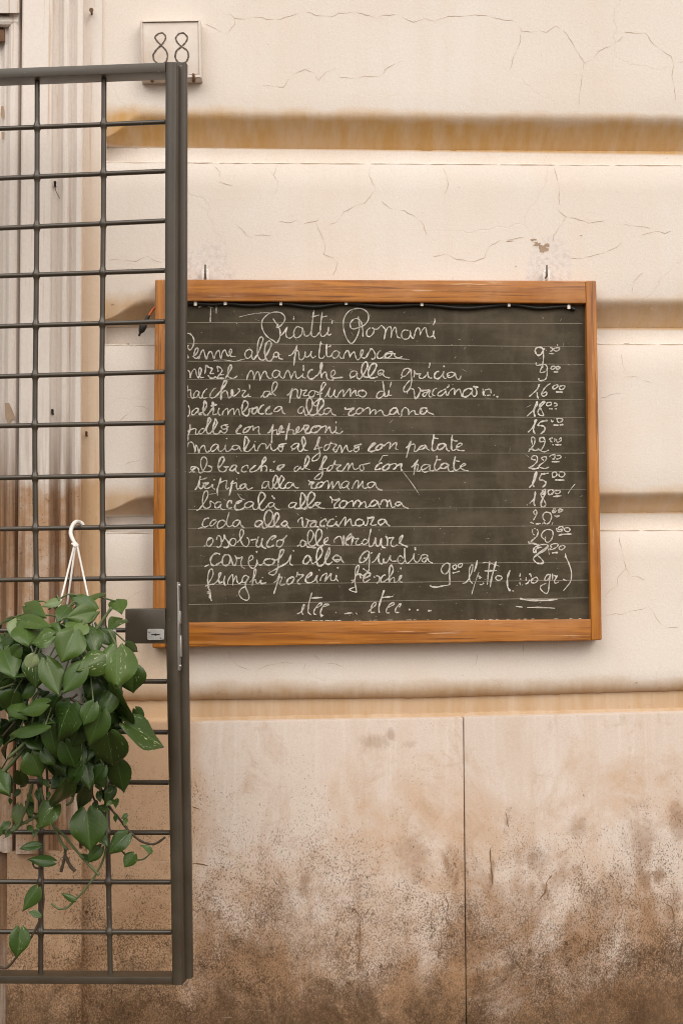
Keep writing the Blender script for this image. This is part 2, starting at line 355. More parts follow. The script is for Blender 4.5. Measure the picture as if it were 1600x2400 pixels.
def mk_leaf():
    b = NB('pothos_leaf'); uv = b.tc.outputs['UV']
    at = b.node('ShaderNodeAttribute', attribute_name='tone'); tone = b.xyz(at.outputs['Vector'])
    sx = b.xyz(uv)
    vary = b.noise(14, 3, 0.6)
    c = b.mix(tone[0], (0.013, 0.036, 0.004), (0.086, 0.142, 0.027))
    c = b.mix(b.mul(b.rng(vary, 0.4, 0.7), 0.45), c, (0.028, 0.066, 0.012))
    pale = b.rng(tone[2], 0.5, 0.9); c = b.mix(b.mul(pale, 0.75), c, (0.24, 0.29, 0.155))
    # lateral veins and midrib
    av = b.math('ABSOLUTE', b.math('SUBTRACT', sx[1], 0.5))
    mid = b.rng(av, 0.022, 0.008)
    ph = b.math('SUBTRACT', sx[0], b.mul(av, 0.75))
    ve = b.math('ABSOLUTE', b.math('SINE', b.mul(ph, 30.0)))
    vein = b.mul(b.rng(ve, 0.14, 0.0), 0.30)
    c = b.mix(b.math('MAXIMUM', b.mul(mid, 0.55), vein), c, (0.085, 0.15, 0.045))
    # cream variegation in streaks along the blade
    uvm = b.map((5.0, 17.0, 1), (0, 0, R(22)), (0, 0, 0), uv)
    add = b.node('ShaderNodeVectorMath', operation='ADD'); b._in(add.inputs[0], uvm); b._in(add.inputs[1], b.map((6, 6, 6)))
    vg = b.noise(1.0, 4, 0.65, add.outputs[0])
    c = b.mix(b.mul(b.rng(vg, 0.625, 0.665), b.rng(tone[1], 0.15, 0.75)), c, (0.46, 0.50, 0.30))
    n = b.bump(b.add(b.mul(vein, 1.0), b.mul(vary, 0.3)), 0.35, 0.002)
    b.b.inputs['Subsurface Weight'].default_value = 0.0
    b.b.inputs['Transmission Weight'].default_value = 0.0
    b.b.inputs['Coat Weight'].default_value = 0.0
    return b.done(c, b.rng(vary, 0.3, 0.7, 0.24, 0.40), n, spec=0.36)

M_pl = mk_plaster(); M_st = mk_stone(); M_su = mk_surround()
M_crack_shade = mk_simple('crack_and_shade_line', (0.525, 0.405, 0.295), 0.95, spec=0.1)  # also colours the painted shade lines along the course arrises
M_scr = mk_simple('crack_in_stone', (0.20, 0.118, 0.062), 0.95, spec=0.1)
M_bare = mk_simple('bare_render', (0.40, 0.295, 0.215), 0.95, spec=0.1)
M_wx = mk_wood('varnished_wood_level', 0, 0.75); M_wx2 = mk_wood('worn_wood_level', 0, 0.35); M_wz = mk_wood('varnished_wood_upright', 2, 0.3)
M_board = mk_board(); M_chalk = mk_chalk('chalk', 0.75); M_faint = mk_chalk('faint_chalk', 0.95); M_rule = mk_simple('scored_rule', (0.27, 0.24, 0.19), 0.9, var=0.4, scale=90)
M_gate = mk_paint('taupe_gate_paint', (0.036, 0.0265, 0.0155), (0.052, 0.040, 0.0255), 0.36)
M_bar = mk_paint('brown_bar_paint', (0.034, 0.0255, 0.0155), (0.050, 0.0385, 0.0260), 0.34)
M_steel = mk_simple('brushed_steel', (0.55, 0.54, 0.52), 0.35, 0.85)
M_key = mk_simple('nickel_plate', (0.50, 0.50, 0.49), 0.42, 0.35)
M_dark = mk_simple('black_plastic', (0.012, 0.011, 0.010), 0.5)
M_orange = mk_simple('orange_sleeve', (0.50, 0.11, 0.02), 0.5)
M_white = mk_simple('white_plastic', (0.72, 0.70, 0.67), 0.4, dark=(0.5, 0.46, 0.42), scale=60)
M_clip = mk_simple('cable_clip_plastic', (0.80, 0.76, 0.70), 0.5)
M_lug = mk_simple('white_enamel', (0.86, 0.85, 0.83), 0.4, var=0.1)
M_rust = mk_simple('rusty_iron', (0.16, 0.085, 0.045), 0.85)
M_marble = mk_simple('weathered_marble', (0.66, 0.60, 0.55), 0.7, var=0.3, scale=14, dark=(0.52, 0.42, 0.335))
M_ink = mk_simple('engraved_black', (0.055, 0.042, 0.034), 0.85, var=0.5, scale=160, dark=(0.22, 0.17, 0.13))
M_leaf = mk_leaf()
M_vine = mk_simple('green_vine', (0.10, 0.135, 0.05), 0.6, dark=(0.06, 0.075, 0.03))
M_vined = mk_simple('brown_vine', (0.055, 0.038, 0.022), 0.7)
M_soil = mk_simple('potting_soil', (0.03, 0.02, 0.012), 0.95)
M_pave = mk_simple('basalt_paving', (0.125, 0.080, 0.043), 0.9, var=0.3, scale=6)

# ------------------------------------------------------------------ ground
bm = bmesh.new()
vs = [bm.verts.new(p) for p in ((-30, -40, 0), (30, -40, 0), (30, 0.35, 0), (-30, 0.35, 0))]; bm.faces.new(vs)
g = link_mesh('pavement', bm, M_pave); g['kind'] = 'structure'

# ------------------------------------------------------------------ building wall
wall = thing('building_wall', 'cream plastered house front with grooved courses above a stained stone dado', 'wall', (P(1000, 1200).x, 0.2, 0))
XS = [440.0, 1000.0, 1600.0]
def lin(v, px):
    if px <= XS[1]: return v[0] + (v[1] - v[0]) * (px - XS[0]) / (XS[1] - XS[0])
    return v[1] + (v[2] - v[1]) * (px - XS[1]) / (XS[2] - XS[1])
def courses():
    # (curve start, groove line, top edge of next course), recess
    return [((258, 262, 266), (347, 351, 355), (380, 383, 386.5), 0.055),
            ((697, 697, 697), (768, 768.5, 768), (807, 806.5, 805.5), 0.055),
            ((1158, 1155, 1150), (1210, 1205, 1200), (1247, 1244, 1241), 0.055),
            ((1585, 1579, 1560), (1640, 1635, 1618), (1682, 1672, 1659), 0.024)]
bm = bmesh.new()
cols = [243, 247, 252, 258, 266, 276, 288, 302, 318, 336, 348, 360, 372, 384] + list(range(396, 1960, 9))
rc = random.Random(21)
grid = []
for ci, px in enumerate(cols):
    s = min(1.0, max(0.0, (px - 245) / 95.0)); s = s * s * (3 - 2 * s)
    hf = 0.30 + 0.70 * s; df = min(1.0, max(0.0, (px - 243) / 9.0))
    rows = []
    rows.append((-330, 0.0)); rows.append((-100, 0.0)); 
    for k in range(1, 6): rows.append((-100 + k * 62, 0.0))
    prevtop = None
    for (a, gl, nx, dep) in courses():
        A, Gl, Nx = lin(a, px), lin(gl, px), lin(nx, px)
        A = Gl - (Gl - A) * hf
        jg = rc.uniform(-0.5, 0.5) + (rc.uniform(1, 3.0) if rc.random() < 0.05 else 0); Gl += jg; Nx += rc.uniform(-0.45, 0.45) + (rc.uniform(1, 3) if rc.random() < 0.03 else 0)
        if prevtop is not None:
            for k in range(1, 5): rows.append((prevtop + (A - prevtop) * k / 5, 0.0))
        rows.append((A, 0.0))
        for k in range(1, 13):
            t = math.pi / 2 * k / 12
            kk = k / 12.0
            fz, fd = (2 * kk - kk * kk * 1.0, kk ** 1.9) if Gl > 1500 else (kk, (0.5 * kk * kk / 0.24 if kk < 0.24 else 0.12 + (kk - 0.24)) / 0.88)
            rows.append((A + (Gl - A) * fz, dep * df * fd))
        rows.append((Gl + 0.8, dep * df * 0.97))
        rows.append((Gl + (Nx - Gl) * 0.5, dep * df * 0.94)); rows.append((Nx - 0.8, dep * df * 0.91)); rows.append((Nx - 0.4, dep * df * 0.89)); rows.append((Nx, 0.0015)); rows.append((Nx + 2.5, 0.0))
        prevtop = Nx + 2.5
    rows.append((prevtop + 30, 0.0))
    grid.append([bm.verts.new(P(px, py, d)) for py, d in rows])
for a, c in zip(grid, grid[1:]):
    for i in range(len(a) - 1): bm.faces.new([a[i], a[i + 1], c[i + 1], c[i]])
# left closing strip (flat band next to the door surround) continues behind it
L = [bm.verts.new(P(150, py, 0.0)) for py in (-330, 1720)]
L2 = [bm.verts.new(P(243, py, 0.0)) for py in (-330, 1720)]
# cracks
CR = {(400, 0, .38265): ["320,82 370,90 395,115 450,118 500,105 550,105 590,120 660,122 700,105 750,95 790,75 840,72 900,95 980,102 1030,82 1080,80 1130,70 1170,85 1210,95 1260,110 1300,95 1320,90 1400,92 1430,110 1485,138 1530,120 1568,115",
 "395,115 390,150 350,205 300,190 210,145", "560,525 600,525 690,535 740,460 820,425 870,440 905,490 950,445 1010,415", "1030,470 1120,480 1190,465 1280,472 1330,410 1420,372",
 "270,1020 300,1050 305,1115 380,1140", "650,1015 632,1070 655,1115 650,1160 630,1200", "1218,1020 1218,1080 1255,1160 1190,1240 1120,1265 1060,1300 1010,1365 970,1375",
 "385,1360 430,1400 470,1448 550,1438 620,1445", "890,1360 920,1440 945,1500 940,1555 990,1580 1025,1615 990,1690", "660,1355 740,1365 770,1350 810,1372 890,1355 915,1340", "1290,1230 1340,1275 1430,1290 1500,1330 1550,1380 1565,1440"],
 (1000, 0, .38265): ["0,118 50,128 80,118 130,97 200,100 290,90 360,97 430,115 530,128 555,150 580,193 640,195 690,187 730,198 790,160 845,195 880,250 920,310 960,385 1010,365 1050,315 1110,285 1170,250 1200,225",
 "1205,195 1260,200 1340,205 1380,265 1440,310 1490,345 1510,395 1568,375", "960,385 950,450 935,560 930,640", "575,200 570,260 530,350 510,420", "1510,395 1500,470 1515,560 1520,620",
 "100,1030 125,1080 130,1130 105,1200 100,1250", "778,1030 795,1090 812,1160 805,1290 850,1330 830,1365 775,1440 775,1480", "850,1330 920,1340 990,1365 1085,1350",
 "40,1570 120,1555 180,1585 280,1603 350,1580 380,1510 440,1475 520,1465 590,1455", "1205,1375 1290,1385 1360,1395", "1310,1440 1400,1415 1460,1430 1500,1412", "880,1580 960,1580 1080,1550 1150,1520 1200,1480", "1255,1800 1260,1730 1320,1670"],
 (1200, 1200, .2551): ["975,200 1000,340 1040,510 1080,590 1160,600 1220,625", "1045,515 970,600 960,680 900,710 850,765", "850,955 940,935 1010,940 1100,905 1190,890 1250,865 1280,900 1350,1020 1420,1065 1530,1060"],
 (1200, 600, .2551): ["810,1300 860,1295 920,1270 1000,1260", "1000,900 1005,980 1030,1060", "1050,1110 1130,1105 1190,1140 1270,1160"],
 (400, 1450, .38265): ["350,200 370,250 420,295 520,320 580,290 700,265 750,275", "520,320 530,350", "870,215 930,270 1010,280 1080,305", "825,270 810,320"],
 (1000, 1450, .38265): ["310,215 300,270 270,300", "590,160 590,220 550,270"],
 (0, 500, .31888): ["800,345 880,340 940,345 1000,355 1040,330 1090,315 1130,345 1190,360", "880,1525 950,1470 990,1420 1050,1418 1110,1450"],
 (0, 1000, .31888): ["925,275 990,255 1080,225", "930,1280 970,1240 1030,1210"]}
wmp = lambda px, py, off: P(px, py, -off)
for (_, _, nx, _) in courses()[:3]:                # shade line drawn in colour along the top arris of each course
    x0 = 246
    while x0 < 1700:
        x1 = x0 + rc.uniform(60, 190)
        ribbon(bm, [(v, lin(nx, v) + 1.6 + rc.uniform(-.35, .35)) for v in [x0 + (x1 - x0) * k / 6 for k in range(7)]], rc.uniform(0.7, 1.7), wmp, 2, 0.4, 1, base=0.0007)
        x0 = x1 + rc.uniform(-4, 12)
for (ox, oy, s), ls in CR.items():
    for l in ls:
        q = [(ox + a * s, oy + b_ * s) for a, b_ in pts(l)]
        # ragged: insert jittered midpoints
        q2 = [q[0]]
        for a, b_ in zip(q, q[1:]):
            n = max(1, int(math.dist(a, b_) / 7))
            for k in range(1, n + 1):
                t = k / n; q2.append((a[0] + (b_[0] - a[0]) * t + rnd.uniform(-1.1, 1.1), a[1] + (b_[1] - a[1]) * t + rnd.uniform(-1.1, 1.1)))
        ribbon(bm, q2, 0.66, wmp, 1, 0.75, 1, base=0.0003, smooth=False)
# flaked paint (irregular bare spots)
def flake(cx, cy, rx, ry, mi, seed, n=16, off=0.0004):
    r = random.Random(seed); v = []
    for k in range(n):
        a = 2 * math.pi * k / n; m = r.uniform(0.35, 1.1)
        v.append(bm.verts.new(P(cx + math.cos(a) * rx * m, cy + math.sin(a) * ry * m, -off)))
    c = bm.verts.new(P(cx, cy, -off))
    for k in range(n): bm.faces.new([c, v[k], v[(k + 1) % n]]).material_index = mi
for i, (cx, cy, rx, ry) in enumerate([(1272, 583, 14, 13), (1258, 572, 12, 7), (1248, 562, 8, 4), (1282, 575, 8, 6), (1195, 565, 10, 2.5), (1361, 552, 3, 1.5), (264, 714, 5, 3), (1208, 625, 3, 2), (515, 1622, 6, 3), (610, 1619, 5, 2.4), (1100, 1618, 5, 3), (1490, 1205 + 395, 5, 2), (1467, 805, 7, 1.2), (300, 806, 4, 2), (1525, 722, 2, 2), (1531, 725, 2, 2)]):
    flake(cx, cy, rx, ry, 2, i)
bm.verts.ensure_lookup_table()
bm.faces.new([L[0], L[1], L2[1], L2[0]])
bmesh.ops.recalc_face_normals(bm, faces=bm.faces)
for f in bm.faces:
    if f.normal.y > 0: f.normal_flip()
link_mesh('plaster_facing', bm, [M_pl, M_crack_shade, M_bare], wall, True, 40)

# stone dado slabs (proud of the plaster), a fine joint at px 1086 and at px 192
def slab(xl, xr, ytl, ytr, proud, back=0.04, ybot=3050):
    bm = bmesh.new()
    fr = [P(xl, ytl, -proud), P(xr, ytr, -proud), P(xr, ybot, -proud), P(xl, ybot, -proud)]
    fr[2].z = fr[3].z = 0.0; fr[2].x = fr[1].x; fr[3].x = fr[0].x
    bk = [v + Vector((0, proud + back, 0)) for v in fr]
    prism(bm, fr, bk, 0.004, 2)
    return bm
def dado_cracks(bm, lines, proud):
    for (ox, oy, s, l, wd) in lines:
        q = [(ox + a * s, oy + b_ * s) for a, b_ in pts(l)]
        q2 = [q[0]]
        for a, b_ in zip(q, q[1:]):
            n = max(1, int(math.dist(a, b_) / 7))
            for k in range(1, n + 1):
                t = k / n; q2.append((a[0] + (b_[0] - a[0]) * t + rnd.uniform(-1.2, 1.2), a[1] + (b_[1] - a[1]) * t + rnd.uniform(-1.2, 1.2)))
        ribbon(bm, q2, wd, lambda px, py, off: P(px, py, -proud - off), 1, 0.5, 1, base=0.0003, smooth=False)
bm = slab(193.6, 1084.9, 1697, 1682, 0.030)
dado_cracks(bm, [(1000, 1900, .38265, "115,530 130,580 120,660 130,700 85,750 90,830 65,900", 1.6), (1000, 1900, .38265, "0,1130 50,1165 110,1190 140,1240 190,1265", 2.0),
                 (400, 1900, .38265, "130,322 200,328 230,340", 2.0), (400, 1900, .38265, "1120,600 1155,640 1160,760 1155,860 1140,1000", 2.0), (400, 1450, .38265, "130,1150 185,1170", 1.5), (400, 1900, .38265, "1230,580 1190,640", 1.6)], 0.030)
link_mesh('stone_slab', bm, [M_st, M_scr], wall, True, 30)
bm = slab(1086.4, 1950, 1681, 1660, 0.030)
dado_cracks(bm, [(1000, 1900, .38265, "765,395 730,440 725,490 690,545", 2.6), (1000, 1900, .38265, "390,230 385,300 400,400 400,450", 2.6), (1000, 1900, .38265, "480,10 490,50 500,100", 2.2),
                 (1000, 1900, .38265, "1450,560 1500,600 1515,680", 2.4)], 0.030)
link_mesh('stone_slab', bm, [M_st, M_scr], wall, True, 30)
bm = slab(17, 192.0, 1996, 1994, 0.052)
link_mesh('plinth_block', bm, [M_st], wall, True, 30)

# stone door surround: a moulded section run upwards
prof = [(-420, -0.02), (-30, -0.02), (-2, -0.022), (6, -0.035), (13, -0.036), (15, -0.046), (20, -0.052), (30, -0.054), (38, -0.050), (43, -0.038), (45.5, -0.034), (47, -0.066), (50, -0.068),
        (80, -0.068), (116, -0.068), (119, -0.064), (121, -0.046), (126, -0.040), (133, -0.036), (141, -0.040), (146, -0.050), (151, -0.052), (157, -0.049), (162, -0.038), (165, -0.033), (170, -0.034), (175, -0.040), (178, -0.048), (189, -0.048), (191.5, -0.046), (193, -0.016), (196, -0.010), (232, -0.010), (235.5, -0.009), (236.5, 0.012), (238, 0.012)]
bm = bmesh.new(); rows = []
pys = [-330] + list(range(-250, 1990, 80)) + [1993]
for py in pys:
    rows.append([bm.verts.new(Vector((P(px, 1000, d).x - 0.0035 * (py - 600) / 1400.0, d, P(100, py, -0.03).z))) for px, d in prof])
for a, c in zip(rows, rows[1:]):
    for i in range(len(a) - 1): bm.faces.new([a[i], c[i], c[i + 1], a[i + 1]])
# close the foot and back
bm.faces.new([bm.verts.new(Vector((v.co.x, 0.05, v.co.z))) for v in (rows[-1][0], rows[-1][-1])] + [rows[-1][-1]] + list(rows[-1][-2::-1]))
# a chipped place where stone broke away (left side) and a moulded ear at the top
def chip(poly, off, mi):
    v = [bm.verts.new(P(x_, y_, -off)) for x_, y_ in poly]; bm.faces.new(v).material_index = mi
chip([(12, 945), (22, 944), (30, 962), (37, 980), (28, 984), (20, 996), (13, 978)], 0.0562, 1)
chip([(3, 250), (9, 248), (11, 272), (6, 280), (2, 270)], 0.0375, 1)
chip([(4, 310), (12, 308), (10, 325), (5, 328)], 0.0375, 1)
bmesh.ops.recalc_face_normals(bm, faces=bm.faces)
for f in bm.faces:
    if f.material_index == 1 and f.normal.y > 0: f.normal_flip()
link_mesh('door_surround', bm, [M_su, M_bare], wall, True, 25)
bm = bmesh.new()
prism(bm, [P(-420, 1900, -0.012), P(60, 1900, -0.012), P(60, 3050, -0.012), P(-420, 3050, -0.012)], [P(-420, 1900, 0.06), P(60, 1900, 0.06), P(60, 3050, 0.06), P(-420, 3050, 0.06)])
link_mesh('door_jamb', bm, [M_su], wall)
# ear block of the surround at the top left corner of the view
bm = bmesh.new()
prism(bm, [P(-420, -330, -0.0675), P(46.5, -330, -0.0675), P(46.5, 31, -0.0675), P(-420, 30, -0.0675)], [P(-420, -330, -0.03), P(46.5, -330, -0.03), P(46.5, 31, -0.03), P(-420, 30, -0.03)], 0.003, 2)
link_mesh('lintel_panel', bm, [M_su], wall, True, 40)
bm = bmesh.new()
hp = [(30.5, -0.030), (34, -0.030), (37, -0.046), (41, -0.053), (50, -0.055), (57, -0.052), (62, -0.046), (66, -0.030), (66, -0.01), (30.5, -0.01)]
r0 = [P(-420, y_, d) for y_, d in hp]; r1 = [P(44 - abs(i - 4) * 0.6, y_, d) for i, (y_, d) in enumerate(hp)]
va = [bm.verts.new(v) for v in r0]; vb_ = [bm.verts.new(v) for v in r1]
for i in range(len(hp)): bm.faces.new([va[i], va[(i + 1) % len(hp)], vb_[(i + 1) % len(hp)], vb_[i]])
bm.faces.new(va); bm.faces.new(vb_[::-1]); bmesh.ops.recalc_face_normals(bm, faces=bm.faces)
link_mesh('lintel_moulding', bm, [M_su], wall, True, 35)
bm = bmesh.new()
prism(bm, [P(-200, 68, -0.043), P(11, 68, -0.043), P(13, 98, -0.043), P(-200, 98, -0.043)], [P(-200, 68, -0.02), P(11, 68, -0.02), P(13, 98, -0.02), P(-200, 98, -0.02)], 0.005, 2)
link_mesh('dark_recess_block', bm, [M_rust], wall, True, 40)  # dark rusty block added to stand in for the shaded recess

# ------------------------------------------------------------------ house number tile
plate = thing('house_number_tile', 'square white stone tile with engraved number 88 fixed above the gate corner', 'house number', P(400, 190, 0))
bm = bmesh.new()
Yp = -0.030
q = [(328, 47), (471.5, 44.5), (474.5, 184.5), (331, 187)]
prism(bm, [P(x_, y_, Yp) for x_, y_ in q], [P(x_, y_, Yp) + Vector((0, 0.032, 0)) for x_, y_ in q], 0.003, 2)
link_mesh('tile', bm, M_marble, plate, True, 40)
bm = bmesh.new()                               # raised rim
qi = [(334.5, 52), (464.5, 50), (467.5, 175), (336, 178)]
qo = [(330.5, 49.5), (469.5, 47), (472.3, 181.5), (333, 184.5)]
for k in range(4):
    a, b_, c, d = qo[k], qo[(k + 1) % 4], qi[(k + 1) % 4], qi[k]
    prism(bm, [P(*p, Yp - 0.0035) for p in (a, b_, c, d)], [P(*p, Yp - 0.0002) for p in (a, b_, c, d)], 0.001, 1)
link_mesh('rim', bm, M_marble, plate)
bm = bmesh.new(); pm = lambda px, py, off: P(px, py, Yp - off)
S1 = .31888
for l in ["1165,247 1195,242 1218,268 1210,300 1185,332 1150,365 1128,400 1130,435 1150,458 1185,472 1220,452 1232,410 1220,370 1185,332 1155,300 1140,270 1165,247",
          "1315,247 1350,243 1378,275 1365,310 1335,342 1300,370 1288,410 1300,445 1330,465 1365,455 1385,415 1375,370 1335,342 1305,312 1293,277 1315,247"]:
    q = [(x_ * S1, y_ * S1) for x_, y_ in pts(l)]
    ribbon(bm, q, 3.4, pm, 8, 0.16, 0, False)
    ribbon(bm, [(x_ + 0.9, y_ + 0.6) for x_, y_ in q[4:12]], 2.6, pm, 6, 0.3, 0)
ribbon(bm, [(467, 135), (468, 174)], 1.2, pm, 3, 0.3); ribbon(bm, [(467, 173), (440, 175.5)], 1.0, pm, 3, 0.3); ribbon(bm, [(336, 52.5), (464, 50.5)], 1.0, pm, 3, 0.3)
link_mesh('engraved_number', bm, M_ink, plate)
for px in (357, 454):
    bm = bmesh.new()
    a = P(px, 190, -0.014)
    tube(bm, [a + Vector((0, 0.01, 0.010)), a, a + Vector((0.001, -0.012, -0.004)), a + Vector((0.001, -0.0215, 0.003)), a + Vector((0, -0.0215, 0.010))], [0.003, 0.004, 0.004, 0.003, 0.0025], 8)
    link_mesh('clip', bm, M_rust, plate, True, 60)

# ------------------------------------------------------------------ chalkboard
board = thing('chalkboard', 'orange wooden framed menu chalkboard with handwritten prices hung on the wall', 'chalkboard', P(880, 1510, -0.03))
YF, YB = -0.044, -0.026                         # frame front, writing surface
def fr_prism(q, mat, name, bev=0.003, back=-0.004):
    bm = bmesh.new()
    f = [P(x_, y_, YF) for x_, y_ in q]; bk = [v + Vector((0, back - YF, 0)) for v in f]
    prism(bm, f, bk, bev, 3)
    return link_mesh(name, bm, mat, board, True, 40)
fr_prism([(388.5, 654.5), (1371.3, 657.6), (1372.4, 711), (388.8, 705)], M_wx, 'top_rail')
fr_prism([(388.5, 1459.5), (1384.0, 1451.2), (1384.3, 1501.5), (388.5, 1517)], M_wx2, 'bottom_rail')
fr_prism([(1371.8, 657), (1396.5, 657.4), (1409.8, 1499.5), (1384.8, 1501.8)], M_wz, 'right_stile', 0.004)
fr_prism([(363.8, 655), (388, 654.4), (388, 1518), (357.5, 1519)], M_wz, 'left_stile', 0.004)
bmp = lambda px, py, off: P(px, py, YB - off)
bm = bmesh.new()
for l, r in ((755.7, 758.6), (804.7, 813), (846.5, 854), (889.5, 895.5), (932, 936.5), (974.7, 978.4), (1018.5, 1019.5), (1062.5, 1062), (1106.5, 1104.5), (1151, 1147), (1194.5, 1189), (1238.5, 1232), (1282, 1274.5), (1327, 1317), (1371.5, 1359.5), (1417, 1401)):
    xr = 1364 + (l - 755) * 0.022
    ribbon(bm, [(392, l - (r - l) * 0.05), (437, l), (900, (l + r) / 2 - 0.3), (xr, r)], 1.25, bmp, 8, 0.25, 0, False, 0.0003)
link_mesh('ruled_lines', bm, M_rule, board)
# handwriting, stroke by stroke (each view: origin and scale of the tracing)
VW = dict(A=(560, 700, .31888), B=(430, 770, .19133), C=(660, 800, .19133), D=(880, 840, .19133), E=(430, 880, .19133), F=(660, 880, .19133), G=(880, 880, .19133),
          H=(430, 970, .19133), I=(680, 980, .19133), J=(860, 1010, .19133), K=(430, 1060, .19133), L=(680, 1060, .19133), M=(430, 1150, .19133), N=(680, 1150, .19133),
          O=(430, 1250, .19133), Q=(720, 1250, .19133), R=(1000, 1290, .22959), S=(680, 1380, .22959), T=(1220, 800, .08929), U=(1220, 960, .08929), V=(1220, 1090, .08929), W=(1220, 1180, .08929))
